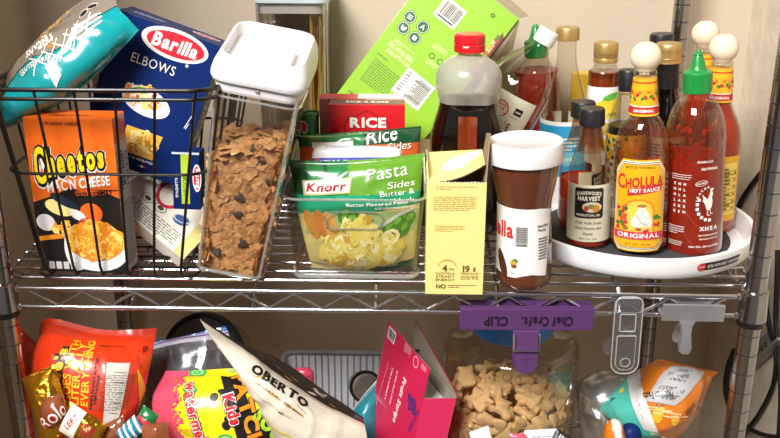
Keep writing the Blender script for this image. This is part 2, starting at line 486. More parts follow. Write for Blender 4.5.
# chipped plaster low on the right wall
def patch_wall(pts, seed):
    b = MB(); g = random.Random(seed)
    c = sum((V((WX1, y, z)) for y, z in pts), V())/len(pts)
    out = []
    n = len(pts)
    for i in range(n):
        for k in range(6):
            y = pts[i][0]+(pts[(i+1) % n][0]-pts[i][0])*k/6; z = pts[i][1]+(pts[(i+1) % n][1]-pts[i][1])*k/6
            out.append((y+g.uniform(-.006, .006), z+g.uniform(-.008, .008)))
    lo = [b.v(V((WX1, y, z))) for y, z in out]; hi = [b.v(V((WX1-.0022, c.y+(y-c.y)*.93, c.z+(z-c.z)*.93))) for y, z in out]
    k = len(out)
    for i in range(k): b.face([lo[i], lo[(i+1) % k], hi[(i+1) % k], hi[i]], 'plaster')
    b.face(hi, 'plaster'); b.face(lo[::-1], 'plaster')
    return b
o = patch_wall([(.02, -.02), (.12, .03), (.16, -.08), (.13, -.22), (.08, -.30), (.03, -.26), (.05, -.14)], 3).build('trim_1'); struct(o)

# ------------------------------------------------------------------ chrome wire shelving
unit = thing('wire_shelving_unit', 'chrome wire shelving unit with ringed posts standing in the closet', 'shelving', Matrix.Translation(V((0, .216, ZF))))
PX, PY = .4445, .432
ZLOW = -.44
TOP = -.0035
def post(x, y):
    b = MB(); pr = []
    z = ZF+.012; r = .0127
    k = int((1.02-z)/.0254)
    pr = [(r, z)]
    for i in range(1, k):
        h = z+i*.0254; gr = 'groove'
        pr += [(r, h-.0009), (r-.0007, h-.0004), (r-.0007, h+.0004), (r, h+.0009)]
    pr += [(r, 1.02)]
    pr = [(q[0], q[1], 'groove' if q[0] < r or (i+1 < len(pr) and pr[i+1][0] < r) else 'post_chrome') for i, q in enumerate(pr)]
    b.lathe(pr, 'post_chrome', 32, Matrix.Translation(V((x, y, 0))))
    p = b.build('post', unit, local=False)
    f = MB(); f.lathe([(.014, ZF), (.016, ZF+.004), (.012, ZF+.016)], 'blackplastic', 20, Matrix.Translation(V((x, y, 0)))); f.build('foot', p, local=False)
    for zs in (0, ZLOW):
        c = MB(); c.lathe([(.0155, zs-.036), (.0172, zs-.034), (.0155, zs-.001), (.0162, zs), (.0162, zs+.002), (.0135, zs+.003)], 'post_chrome', 32, Matrix.Translation(V((x, y, 0)))); c.build('collar', p, local=False)
        c = MB(); c.lathe([(.0132, zs-.043), (.0158, zs-.042), (.0158, zs-.036), (.0132, zs-.0355)], 'blackplastic', 32, Matrix.Translation(V((x, y, 0)))); c.build('split_sleeve', p, local=False)
for x in (-PX, PX):
    for y in (0, PY): post(x, y)
def wire_shelf(zs):
    z1, z2 = zs+TOP-.003, zs-.0305
    ex = PX+.012
    b = MB()
    for y in (0, PY):
        for z, r in ((z1, .0031), (z2, .0029)):
            b.tube([(-PX+.015, y, z), (PX-.015, y, z)], r, 'chrome', 12)
            for s in (-1, 1): b.lathe([(.0005, -.0045), (.004, -.003), (.0048, 0), (.004, .003), (.0005, .0045)], 'chrome', 12, Matrix.Translation(V((s*(PX-.017), y, z))))
    for s in (-1, 1):
        for z in (z1, z2): b.tube([(s*(PX-.004), .014, z), (s*ex, .03, z), (s*ex, PY-.03, z), (s*(PX-.004), PY-.014, z)], .0029, 'chrome', 10)
    b.build('shelf_frame', unit, local=False)
    b = MB(); zt, zb = z1-.0035, z2+.0025
    for y in (0.0, PY):
        n = 26; x0 = -.4122; pt = .0316; pts = []
        for i in range(n+1):
            x = x0+i*pt; z = zt if i % 2 == 0 else zb; d = .0035*(1 if i % 2 == 0 else -1)
            pts += [(x-.002, y, z-d*.2), (x, y, z), (x+.002, y, z-d*.2)]
        b.tube(pts, .0019, 'chrome', 8)
    for s in (-1, 1):
        pts = []
        for i in range(14): pts.append((s*ex, .035+i*(PY-.07)/13, zt if i % 2 else zb))
        b.tube(pts, .0019, 'chrome', 8)
    b.build('truss', unit, local=False)
    b = MB(); y = .022
    while y < PY-.012:
        b.tube([(-ex, y, zs-.0018), (ex, y, zs-.0018)], .0018, 'chrome', 10); y += .0275
    b.build('wire_deck', unit, local=False)
    b = MB()
    for x in (-.29, -.145, 0, .145, .29):
        b.tube([(x, 0, z2+.002), (x, .02, zs-.0065), (x, PY-.02, zs-.0065), (x, PY, z2+.002)], .0027, 'chrome', 8)
    b.build('cross_brace', unit, local=False)
wire_shelf(0); wire_shelf(ZLOW)

# ------------------------------------------------------------------ cables and bracket at the right wall
def cable(pts, r, name, label, cat='cable', m='rubber', group=None):
    g = [V(p) for p in pts]; out = []
    for i in range(len(g)-1):
        a = g[i-1] if i else 2*g[0]-g[1]; d = g[i+2] if i+2 < len(g) else 2*g[-1]-g[-2]
        for k in range(10): out.append(catmull(a, g[i], g[i+1], d, k/10))
    out.append(g[-1]); b = MB(); b.tube(out, r, m, 10)
    lo = min(out, key=lambda p: p.z)
    return tag(b.build(name, None, Matrix.Translation(lo), local=False), label, cat, group)
# ------------------------------------------------------------------ black wire basket
def rring(x0, x1, y0, y1, z, r, n=6, z2=None):
    pts = []
    for cx, cy, a in ((x1-r, y0+r, -90), (x1-r, y1-r, 0), (x0+r, y1-r, 90), (x0+r, y0+r, 180)):
        for k in range(n+1):
            t = R(a+k*90/n); pts.append(V((cx+r*math.cos(t), cy+r*math.sin(t), z)))
    return pts
bk = thing('wire_basket', 'black coated wire basket full of packets standing on the upper shelf', 'basket', Matrix.Translation(V((-.31, .14, .002))))
BB = (-.408, -.2155, .0135, .235); BT = (-.432, -.172, -.020, .28); ZB, ZT = .0035, .2375
def blerp(k): return [BB[i]+(BT[i]-BB[i])*k for i in range(4)]
b = MB()
b.tube(rring(*BT, ZT, .03), .0026, 'blackwire', 10, True)
q = blerp(.955); b.tube(rring(*q, ZT-.0105, .03), .0022, 'blackwire', 10, True)
b.build('rim', bk, local=False)
b = MB(); q = blerp(.575); b.tube(rring(q[0], q[1], q[2], q[3], ZB+(ZT-ZB)*.575, .028), .0019, 'blackwire', 8, True)
q = blerp(0.02); b.tube(rring(q[0], q[1], q[2], q[3], ZB+.001, .02), .0019, 'blackwire', 8, True)
b.build('hoop', bk, local=False)
b = MB()
nx = 6
for i in range(nx):
    k = (i+.15)/(nx-.65)
    def X(t): a = blerp(t); return a[0]+.012+(a[1]-a[0]-.024)*k
    f = [(X(t), blerp(t)[2], ZB+(ZT-ZB)*t) for t in (1, .8, .575, .3, .06)]
    f += [(X(0), blerp(0)[2]+.006, ZB-.0005)]
    r_ = [(p[0], blerp(t)[3], p[2]) for p, t in zip(f[:5], (1, .8, .575, .3, .06))][::-1]
    b.tube(f+[(X(0), blerp(0)[3]-.006, ZB-.0005)]+r_, .0017, 'blackwire', 8)
for i in range(6):
    k = (i+.5)/6
    def Yy(t): a = blerp(t); return a[2]+.01+(a[3]-a[2]-.02)*k
    f = [(blerp(t)[0], Yy(t), ZB+(ZT-ZB)*t) for t in (1, .575, .06)]+[(blerp(0)[0]+.006, Yy(0), ZB+.002)]
    r_ = [(blerp(t)[1]-(.006 if t == 0 else 0), Yy(t), ZB+(ZT-ZB)*t+(.002 if t == 0 else 0)) for t in (0, .06, .575, 1)]
    b.tube(f+r_, .0017, 'blackwire', 8)
b.build('wire', bk, local=False)

# ------------------------------------------------------------------ orange macaroni carton
for h in ('orange_ink',): pass
mat('cheeto_orange', 'ef6a12', .42, coat=.3, vary=.04, vs=20)
mat('side_grey', 'cfcdcb', .6)
YC = .0195
BL, BR, TL = P(42.5, 272, YC+.006), P(127, 274.5, YC), P(18.5, 117, YC+.006)
BL.z = BR.z = ZB+.002
c = Carton(BL, BR, TL, .040, 'cheeto_orange'); f = c.front; w, h = c.w, c.h
blk, wht, yel = ink('17120f'), ink('f4efe6'), ink('f6d21c')
# black lower half with a torn edge
f.poly([(.0, 0), (w, 0), (w, h*.50), (w*.8, h*.545), (w*.62, h*.53), (w*.45, h*.56), (w*.2, h*.5), (0, h*.46)], blk, 1)
for k in range(9): f.poly([(w*(.45+.06*k), h*(.545)), (w*(.40+.06*k)+.02, h*(.555)), (w*(.55+.05*k), h*(.553))], blk, 1)
for i in range(5): f.rect(w*.5, h*(.515+.006*i)-.0006, w*(.75+.05*(i % 3)), h*(.515+.006*i)+.0002, ink('d8560c'), 2)
# logo: fat yellow letters, black edge, white halo, rising to the right
def arch(x, y): return x, y*(1.12-4*x)+.15*x+(.006 if x < -.026 else 0)*(-1 if y < 0 else .6)
f.otext('Cheetos', w*.47, h*.735, (wht, blk, blk, yel), .084, .0285, bold=.045, grow=.05, layer=2, gap=.16, warp=arch)
f.text("MAC'N CHEESE", w*.55, h*.592, wht, w=.077, h=.0135, rot=8, bold=.03, shear=.12, layer=4)
f.text('BOLD & CHEESY', w*.70, h*.525, blk, w=.048, h=.0058, rot=6, bold=.02, layer=4)
f.text('CRUNCHY CHEESE', w*.42, h*.965, ink('5a2a08'), w=.040, h=.004, layer=3)
# heaped bowl and a spoon
f.ell(w*.67, h*.135, w*.36, h*.125, ink('e9e6e4'), 3); f.ell(w*.67, h*.215, w*.335, h*.135, ink('e08a1e'), 4)
f.pile(w*.67, h*.215, w*.31, h*.115, 120, [ink('f3b544'), ink('f8cf6a'), ink('ec9a2a'), ink('e28420')], .0058, 5, 4, .5)
f.pile(w*.31, h*.30, w*.13, h*.035, 26, [ink('f3b544'), ink('f8cf6a'), ink('ec9a2a')], .0045, 5, 8, .5)
f.ell(w*.12, h*.33, w*.11, h*.055, ink('d9d6d3'), 3, -20); f.line([(w*.2, h*.31), (w*.44, h*.28)], .004, ink('d9d6d3'), 3)
f.ell(w*.44, h*.16, w*.14, h*.15, ink('e9e6e4'), 2)
f.poly([(w*.02, h*.235), (w*.36, h*.265), (w*.40, h*.235), (w*.02, h*.205)], ink('e58a1c'), 2)
f.ell(w*.30, h*.43, w*.17, h*.05, ink('f3d98a'), 3, -18); f.ell(w*.36, h*.475, w*.17, h*.03, ink('1c2a3a'), 4, -28); f.ell(w*.66, h*.40, w*.13, h*.065, ink('e8641c'), 3, -10)
f.ell(w*.5, h*.385, w*.10, h*.03, wht, 4, -30); f.ell(w*.57, h*.33, w*.09, h*.035, ink('c22338'), 4, 30)
for i in range(4): f.rrect(w*(.10+.085*i), h*.02, w*(.165+.085*i), h*.07, .001, ink('cfcac4'), 6)
f.para(w*.70, h*.03, w*.42, h*.03, 2, ink('9b948c'), seed=4)
c.right.rect(.0005, .001, .0395, h*.84, 'side_grey', 1); c.right.facts(.02, h*.66, .034, h*.30, blk, ink('dedbd6')); c.right.para(.02, h*.25, .034, h*.42, 22, ink('4a4643'))
c.top.para(c.w*.5, .012, .05, .006, 2, blk)
c.done('macaroni_carton', 'orange and black macaroni and cheese carton standing upright in the wire basket', 'food box')

# ------------------------------------------------------------------ big blue pasta box
mat('pasta_blue', '08245e', .45, spec=.15, vary=.05, vs=10)
mat('pasta_navy', '0d2556', .45, coat=.3)
TL, TR, BRp = P(117.6, 9, .115), P(220.6, 46.5, .115), P(177, 186, .10)
dwn = (BRp-TR); BLp = TL+dwn
c = Carton(BLp, BRp, TL, .066, 'pasta_blue'); f = c.front; w, h = c.w, c.h
def at(x, y): return c.px(x, y)
red = ink('d3122a')
x, y = at(175, 45); f.ell(x, y, .0415, .0185, wht, 1, 0, 40); f.ell(x+.001, y, .036, .0145, red, 2, 0, 40); f.text('Barilla', x+.001, y, wht, w=.056, h=.0175, bold=.035, shear=.12, layer=4)
x, y = at(153.5, 64); f.text('ELBOWS', x, y, wht, w=.0545, h=.0115, bold=.0, layer=3, gap=.12)
x, y = at(187, 66); f.ell(x, y, .0018, .0018, wht, 3)
# plate picture and window
x, y = at(146, 102); f.ell(x, y, .031, .017, ink('e6e4e2'), 1, -8); f.pile(x-.006, y+.006, .022, .013, 40, [ink('f0b83c'), ink('f6d370'), ink('d9542a'), ink('e9902c'), ink('f6e2a0')], .0052, 2, 3, .5)
x, y = at(141, 90); f.ell(x, y, .010, .004, ink('5f9c2c'), 4, 10)
x0, y0 = at(143, 146); f.poly([(x0-.026, y0-.014), (x0+.016, y0-.014), (x0+.020, y0+.019), (x0-.026, y0+.019)], ink('e0a93c'), 1)
f.pile(x0-.003, y0+.003, .016, .013, 46, [ink('f2cc6a'), ink('f6dc8e'), ink('d99a30'), ink('b57a20')], .0058, 2, 9, .5)
x, y = at(141, 160); f.text('7-8 MINUTES', x, y, wht, w=.030, h=.003, layer=3)
x, y = at(138, 166); f.rect(x, y, x+.003, y+.0025, ink('2f8c3a'), 3); f.rect(x+.003, y, x+.006, y+.0025, wht, 3); f.rect(x+.006, y, x+.009, y+.0025, red, 3)
x, y = at(145, 177); f.text('NET WT 1 LB (454g)', x, y, wht, w=.040, h=.0055, layer=3)
x, y = at(189, 122); f.para(x, y, .020, .004, 2, wht, 75)
t = c.top; t.ell(w*.80, .040, .018, .009, wht, 1); t.ell(w*.80, .040, .0155, .0072, red, 2); t.text('Barilla', w*.80, .040, wht, w=.024, h=.0075, bold=.02, layer=4); t.text('ELBOWS', w*.80, .026, wht, w=.018, h=.003, layer=3)
t.para(w*.25, .028, w*.3, .018, 4, ink('9fb2d8'))
c.right.rect(.001, .001, .065, h*.98, 'pasta_navy', 1); c.right.facts(.033, h*.55, .036, h*.5, blk, ink('c9c6c0')); 
c.done('pasta_box', 'large dark blue elbow pasta box with a red oval logo leaning in the basket', 'food box')

# ------------------------------------------------------------------ white and yellow recipe-side carton, standing on its corner
mat('cream_card', 'efeadb', .5, coat=.2)
tip = P(183.5, 261, .062); tip.z = max(tip.z, ZB+.003)
a = P(137, 222, .072); ux = (tip-a).normalized()
up = V((.20, .80, .52)); up = (up-ux*up.dot(ux)).normalized()
w_ = .115; c = Carton(tip-ux*w_, tip, tip-ux*w_+up*.12, .022, 'cream_card'); f = c.front; w, h = c.w, c.h
yl = ink('ecd98a'); f.rect(w-.017, .0, w-.0005, h, yl, 1); f.rect(0, h*.80, w-.017, h*.998, ink('e2c95a'), 1)
f.para(w*.47, h*.12, w*.66, h*.20, 7, ink('555152'), fill=.35, word=.10)
for i, (px_, py_) in enumerate(((148, 198), (160.5, 208))):
    x, y = c.px(px_, py_); f.ell(x, y, .0085, .0062, ink('3c3a3c'), 2, 0, 24, .88); f.ell(x, y, .0045, .003, ink('4a484a'), 2)
x, y = c.px(181, 220); f.ell(x, y, .011, .008, ink('3c5c94'), 2, 20); f.ell(x, y+.002, .012, .006, ink('d8d4cc'), 3, 20, 24, .8)
x, y = c.px(171, 195); f.ell(x, y, .018, .022, ink('c8283a'), 2); f.ell(x, y, .0135, .0175, ink('e9dfcc'), 3)
c.done('recipe_carton', 'white and yellow carton with small print balanced on one corner in the basket', 'food box')

# ------------------------------------------------------------------ small blue pasta pouch box
TL, TR, BL = P(176, 152, .052), P(203.5, 153, .052), P(173.5, 209, .048)
BR = BL+(TR-TL); c = Carton(BL, BR, TL, .030, 'pasta_blue'); f = c.front; w, h = c.w, c.h
lime = ink('b9d63a'); f.rect(w*.32, h*.10, w*.62, h, lime, 1); f.text('VEGGIE', w*.47, h*.42, ink('2a5c2a'), w=h*.36, h=w*.16, rot=90, layer=3)
f.rect(0, h*.965, w, h, ink('dfe6ee'), 2)
f.ell(w*.90, h*.56, w*.16, h*.24, wht, 2); f.ell(w*.90, h*.56, w*.125, h*.205, red, 3); f.text('Barilla', w*.90, h*.56, wht, w=h*.34, h=w*.16, rot=90, bold=.03, layer=5)
f.text('SPAGHETTI', w*.15, h*.38, wht, w=h*.34, h=w*.10, rot=90, layer=3)
c.done('ready_pasta_box', 'small blue box with a lime stripe propped at the right end of the basket', 'food box')

# ------------------------------------------------------------------ teal and clear pretzel bag
mat('teal_film', '12989c', .25, coat=.7, vary=.05, vs=18)
mat('clear_taupe', '8d8174', .3, coat=.5, vary=.1, vs=25)
bag = Bag([[(-32, 112, .10), (10, 70, .10), (40, 38, .105), (75, 8, .11), (112, -22, .115)],
           [(-30, 124, .06), (14, 90, .055), (46, 62, .06), (82, 33, .07), (118, 6, .085)],
           [(-24, 132, .04), (16, 108, .036), (52, 85, .040), (92, 56, .055), (128, 18, .075)],
           [(-20, 138, .060), (22, 121, .056), (60, 104, .060), (97, 74, .068), (139, 30, .075)]], .030, 3, .0034, 24, .7, (.03, .03), .0)
def teal(u, v):
    k = .40+.05*math.sin(u*11)
    return 'teal_film' if v > k else 'clear_taupe'
bag.front((70, 56), 'teal_film'); f = bag.pr()
f.poly([(bag.W*(i/40), bag.H) for i in range(41)]+[(bag.W*(i/40), bag.H*(1-.40-.05*math.sin(i/40*11))) for i in range(40, -1, -1)], 'clear_taupe', 1)
for i in range(60): t = i/60; f.rect(bag.W*t, bag.H*(.595-.05*math.sin(t*11)), bag.W*(t+.009), bag.H*(.603-.05*math.sin(t*11)), blk, 2)
beige = [ink('c99a5c'), ink('d9b27a'), ink('b98545')]
for i in range(16):
    x, y = bag.uv(rnd.uniform(40, 96), rnd.uniform(15, 60)); v = 1-y/bag.H
    if v < .34: f.ell(x, y, .011, .0075, beige[i % 3], 2+.05*i, rnd.uniform(0, 180), 14, .55)
for px_ in range(40, 100, 12):
    x, y = bag.uv(px_, 88-px_*.68); f.line([(x-.012, y-.012), (x+.012, y+.010)], .0014, wht, 3); f.line([(x-.012, y+.008), (x+.010, y-.012)], .0014, wht, 3)
x, y = bag.uv(36, 66); f.text('GLUTEN FREE', x, y, wht, w=.045, h=.006, rot=-2, bold=.02, layer=4)
x, y = bag.uv(41, 47); f.text('SNYDERS', x, y, wht, w=.042, h=.011, rot=-2, bold=.05, layer=4)
x, y = bag.uv(90, 27); f.para(x, y, .04, .014, 3, wht, fill=.5)
for q in ((86, 16), (94, 8)): x, y = bag.uv(*q); f.ell(x, y, .006, .003, ink('2e2a28'), 4); f.ell(x, y, .007, .004, wht, 3, 0, 16, .8)
x, y = bag.uv(54, 73); f.poly([(x-.005, y-.008), (x+.006, y-.004), (x+.006, y+.010), (x-.005, y+.006)], wht, 3)
bag.done('pretzel_bag', 'teal snack bag with a see-through top lying across the basket', 'snack bag')
# ------------------------------------------------------------------ tilted clear cereal keeper with a white lid
clear('clear_plastic', 'e2ddd5', .085, .75, .07, power=2.2)
clear('clear_thick', 'dad7d1', .10, .8, .06, power=2.0)
mat('gasket', 'e4e2e4', .45)
mat('flake', 'dba670', .8, vary=.22, vs=160)
mat('flake_dark', 'c38e58', .8, vary=.2, vs=160)
mat('raisin', '4c3a36', .6, vary=.3, vs=200, bump=.4, bs=300)
th = R(10.6)
KM = Matrix.Translation(V((-.136, .0015, .0)))@Matrix.Rotation(th, 4, 'Y')@Matrix.Translation(V((-.079, 0, .0015)))
# local frame: x 0..w, y 0..d, z up; the right lower edge touches the shelf
def rsq(w, d, r, z, cx, cy, n=5):
    return [V((p.x, p.y, p.z)) for p in rring(cx-w/2, cx+w/2, cy-d/2, cy+d/2, z, r, n)]
def loft(mb, rings, m, caps=(True, True)):
    vs = [[mb.v(p) for p in r] for r in rings]; n = len(vs[0])
    for i in range(len(vs)-1):
        mm = m[i] if isinstance(m, (list, tuple)) else m
        for j in range(n): mb.face([vs[i][j], vs[i][(j+1) % n], vs[i+1][(j+1) % n], vs[i+1][j]], mm)
    mm = m[0] if isinstance(m, (list, tuple)) else m
    if caps[0]: mb.face(vs[0][::-1], mm)
    if caps[1]: mb.face(vs[-1], m[-1] if isinstance(m, (list, tuple)) else m)
keep = thing('cereal_keeper', 'tall clear cereal keeper with a white locking lid leaning beside the wire basket', 'food container', KM)
KW, KD, KH = .079, .105, .224
cx, cy = KW/2, KD/2+.004
b = MB(); loft(b, [rsq(KW-.01, KD-.01, .012, 0, cx, cy), rsq(KW, KD, .014, .005, cx, cy), rsq(KW+.006, KD+.003, .014, .08, cx+.001, cy), rsq(KW+.014, KD+.008, .015, .16, cx+.002, cy), rsq(KW+.018, KD+.012, .015, KH, cx+.003, cy)], 'clear_plastic', (True, False))
b.build('jar', keep)
clear('clear_edge', 'e8ecea', .16, .8, .05, power=1.5, milk=.16)
b = MB()
for sx, sy in ((-1, -1), (1, -1), (1, 1), (-1, 1)):
    b.tube([(cx+sx*(KW/2-.0035), cy+sy*(KD/2-.0035), .006), (cx+.001+sx*(KW/2+.003-.0035), cy+sy*(KD/2+.0015-.0035), .08), (cx+.003+sx*(KW/2+.009-.0038), cy+sy*(KD/2+.006-.0038), KH)], .0016, 'clear_edge', 8)
b.tube(rsq(KW-.002, KD-.002, .013, .004, cx, cy), .0026, 'clear_edge', 8, True); b.tube(rsq(KW+.017, KD+.011, .015, KH-.008, cx+.003, cy), .0014, 'clear_edge', 8, True)
b.build('thick_edge', keep)
lid = MB(); lx = cx+.003
loft(lid, [rsq(.094, .106, .016, KH-.004, lx, cy), rsq(.100, .112, .018, KH+.004, lx, cy), rsq(.100, .112, .018, KH+.011, lx, cy)], 'gasket')
def tilt(r): return [V((p.x, p.y, p.z+.17*(p.y-(cy-.06))*min(1, max(0, (p.z-KH-.010)/.01)))) for p in r]
LD = .138
loft(lid, [tilt(rsq(*q, lx-.001, cy+.006)) for q in ((.105, LD-.004, .020, KH+.009), (.110, LD, .022, KH+.013), (.110, LD, .022, KH+.017), (.106, LD-.005, .022, KH+.025), (.098, LD-.014, .022, KH+.034), (.094, LD-.019, .020, KH+.037), (.090, LD-.023, .018, KH+.0365), (.085, LD-.028, .016, KH+.023))], 'white')
lo = lid.build('lid', keep)
b = MB(); b.box((lx-.030, cy-.036, KH+.023), (lx+.030, cy+.016, KH+.0350), 'white', bev=.003, taper=lambda p: V((p.x, p.y, p.z+.13*(p.y-cy+.06)))); b.build('flip_handle', lo)
b = MB(); b.box((lx-.0025, cy-.0585, KH+.004), (lx+.0025, cy-.055, KH+.0105), 'cardgrey', bev=.0005); b.build('latch', lo)

# flakes filling the keeper, and raisins among them
b = MB(); g = random.Random(11)
FL = .172
def kw(z): k = min(z/KH, 1); return KW-.004+.018*k, KD-.004+.012*k
core = [rsq(kw(z)[0]-.030, kw(z)[1]-.030, .010, z, cx+.003*z/KH, cy) for z in (.005, .08, .13, FL-.03)]
loft(b, core, 'flake_dark')
def flake(mb, p, n, size, m):
    M_ = axis(p, n, V((g.uniform(-1, 1), g.uniform(-1, 1), g.uniform(-1, 1)))); k = g.randint(5, 7)
    c0 = mb.v(M_@V((0, 0, size*.12))); ring = []
    for i in range(k):
        a = 2*PI*i/k+g.uniform(-.25, .25); r = size*g.uniform(.6, 1.1); ring.append(mb.v(M_@V((r*math.cos(a), r*math.sin(a), size*g.uniform(-.2, .15)))))
    for i in range(k): mb.face([c0, ring[i], ring[(i+1) % k]], m, False)
def side_pt(z):
    W, D = kw(z); s_ = g.random(); mrg = g.uniform(.0075, .0105)
    if s_ < .50: return V((cx+.003*z/KH+g.uniform(-.5, .5)*(W-.006), cy-D/2+mrg, z)), V((g.uniform(-.28, .28), -1, g.uniform(-.25, .35)))
    if s_ < .85: return V((cx+.003*z/KH+W/2-mrg, cy+g.uniform(-.5, .5)*(D-.006), z)), V((1, g.uniform(-.5, .5), g.uniform(-.4, .5)))
    return V((cx+.003*z/KH-W/2+mrg, cy+g.uniform(-.5, .5)*(D-.006), z)), V((-1, g.uniform(-.5, .5), g.uniform(-.4, .5)))
for i in range(1300):
    z = .004+g.random()**.95*(FL-.006); p, n = side_pt(z)
    if z > FL-.030+.028*min(1, max(0, (p.x-cx)/KW+.5)): continue
    flake(b, p, n, g.uniform(.006, .0100), g.choice(('flake', 'flake', 'flake', 'flake_dark')))
for i in range(260):
    W, D = kw(FL); x = g.uniform(-.5, .5)*(W-.01); y = g.uniform(-.5, .5)*(D-.01)
    flake(b, V((cx+x, cy+y, FL-.034+.028*(x/W+.5)+g.uniform(0, .012))), V((g.uniform(-.6, .6), g.uniform(-.8, .3), 1)), g.uniform(.006, .0105), g.choice(('flake', 'flake', 'flake_dark')))
b.recalc = False
o = b.build('bran_flakes', None, KM); tag(o, 'heap of brown bran flakes filling the leaning clear keeper', 'cereal'); o['kind'] = 'stuff'
rais = None
for i, (x, y) in enumerate(((240, 198), (238, 215), (217, 252), (243, 244), (262, 163), (254, 150), (270, 183))):
    n = KM.col[1].to_3d(); r_ = ray(x, y); o_ = KM@V((0, cy-KD/2+.0062, 0)); t = (o_-CAM).dot(n)/r_.dot(n); p = CAM+r_*t
    if rais is None:
        b = MB(); b.lathe([(.001, -.0022), (.0040, -.0018), (.0058, 0), (.0042, .0016), (.001, .0022)], 'raisin', 12, mod=lambda a, r, z: r*(1+.22*math.sin(3*a)+.12*math.sin(5*a+1)))
        rais = b.build('raisin', None, Matrix.Translation(p)); q = rais
    else: q = rais.copy(); COL.objects.link(q)
    q.matrix_world = Matrix.Translation(p)@Matrix.Rotation(g.uniform(-.6, .6)+PI/2, 4, 'X')@Matrix.Rotation(g.uniform(0, 6), 4, 'Z')
    tag(q, 'dark raisin among the bran flakes in the clear keeper', 'raisin', 'raisins in the bran flakes')

# ------------------------------------------------------------------ tall spaghetti keeper behind
clear('lid_blue', 'dfe8ee', .06, .4, .2, .75, 'd4dfe6')
mat('spaghetti', 'd2a457', .5, vary=.15, vs=60)
A, Bq = P(256, 60, .372), P(327.5, 60, .372)
SW = Bq.x-A.x; SX = (A.x+Bq.x)/2; SY = .372+SW/2; SH = P(290, 4, .372).z
sk = thing('spaghetti_keeper', 'tall square clear keeper with a pale blue lid at the back behind the white lid', 'food container', Matrix.Translation(V((SX, SY, .0015))))
b = MB(); loft(b, [rsq(SW-.012, SW-.012, .012, 0, 0, 0), rsq(SW-.004, SW-.004, .015, .004, 0, 0), rsq(SW, SW, .015, SH, 0, 0)], 'clear_thick', (True, False)); b.build('jar', sk)
b = MB()
for sx, sy in ((-1, -1), (1, -1), (1, 1), (-1, 1)): b.tube([(sx*(SW/2-.006), sy*(SW/2-.006), .004), (sx*(SW/2-.0045), sy*(SW/2-.0045), SH-.002)], .0018, 'clear_edge', 8)
b.tube(rsq(SW-.006, SW-.006, .014, .004, 0, 0), .0028, 'clear_edge', 8, True); b.build('thick_edge', sk)
b = MB(); loft(b, [rsq(SW-.008, SW-.008, .014, SH-.016, 0, 0), rsq(SW-.007, SW-.007, .014, SH-.001, 0, 0)], 'gasket'); loft(b, [rsq(SW+.006, SW+.006, .018, SH, 0, 0), rsq(SW+.007, SW+.007, .018, SH+.016, 0, 0), rsq(SW-.002, SW-.002, .016, SH+.022, 0, 0), rsq(SW-.02, SW-.02, .014, SH+.019, 0, 0)], 'lid_blue'); b.build('lid', sk)
b = MB(); g = random.Random(5)
for i in range(110):
    x, y = g.uniform(-.002, SW/2-.006), g.uniform(-SW/2+.006, SW/2-.008); x2 = min(x+g.uniform(-.03, .034), SW/2-.005); x2 = max(x2, SW*.27)
    x = max(x, SW*.2); b.tube([(x, y, .003), (x2, min(max(y+g.uniform(-.01, .01), -SW/2+.005), SW/2-.006), g.uniform(.235, .262))], .0009, 'spaghetti', 5)
o = b.build('dry_spaghetti', None, Matrix.Translation(V((SX, SY, .0015)))); tag(o, 'straight dry spaghetti standing on end in the tall keeper', 'pasta'); o['kind'] = 'stuff'

# ------------------------------------------------------------------ lime green carton leaning across the back
mat('lime', '8cbd14', .42, coat=.35, vary=.05, vs=9)
dkg = ink('1f5a2c'); gd = ink('3d6b1c')
YG = .300
TR, R1 = P(514, 15, YG+.012), P(485, 54, YG+.004)
dn = (R1-TR).normalized(); lf = dn.cross(V((0, 1, 0))).normalized()
if lf.x > 0: lf = -lf
Lg = (TR.z-.004)/-dn.z; BR = TR+dn*Lg; Wg = .139
lf = (lf+V((0, .22, 0))).normalized(); BLp = BR+lf*Wg; c = Carton(BLp, BR, TR+lf*Wg, .062, 'lime', w=Wg); f = c.front; w, h = c.w, c.h
def at(x, y): return c.px(x, y)
x, y = at(450, 13); f.rect(x-.018, y-.0155, x+.018, y+.0155, wht, 1); f.barcode(x, y, .034, .029, ink('23201f'), None, 90-90, 2)
for q, s_ in (((410, 17), 'lines'), ((423, 27), 'V'), ((403.5, 28), 'leaf'), ((414.5, 38), 'cup')):
    x, y = at(*q); f.ell(x, y, .0092, .0092, dkg, 1); f.ell(x, y, .0082, .0082, wht, 2, 0, 28, .92)
    if s_ == 'V': f.text('V', x, y, wht, h=.007, rot=180, bold=.04, layer=3)
    elif s_ == 'cup': f.rrect(x-.003, y-.003, x+.003, y+.003, .001, wht, 3)
    elif s_ == 'leaf': f.ell(x-.002, y, .0018, .0035, wht, 3, 20); f.ell(x+.002, y, .0018, .0035, wht, 3, -20)
    else:
        for k in range(3): f.rect(x-.004, y-.003+k*.0025, x+.004, y-.002+k*.0025, wht, 3)
lgt = ink('e3f0a4')
x, y = at(401, 52); f.text('FREE FROM THE', x, y, lgt, w=.042, h=.0072, rot=180, bold=.03, layer=3)
x, y = at(398, 58); f.text('NO 5 ALLERGENS', x, y, lgt, w=.040, h=.0062, rot=180, bold=.03, layer=3)
x, y = at(404, 47); f.para(x, y, .036, .006, 2, lgt, fill=.5)
x, y = at(389, 62); f.para(x, y, .042, .0032, 1, gd, fill=.5, word=.06)
x, y = at(380, 78); f.para(x, y, .045, .038, 11, gd, fill=.32, word=.11)
x, y = at(352, 93); f.text('ENJOY', x, y, dkg, w=.014, h=.004, rot=180, bold=.02, layer=3)
x, y = at(413, 89); f.rect(x-.024, y-.0205, x+.024, y+.0205, ink('eceadb'), 1); f.facts(x, y, .046, .039, ink('3a3832'), ink('eceadb'), 180, 2, 6, 14)
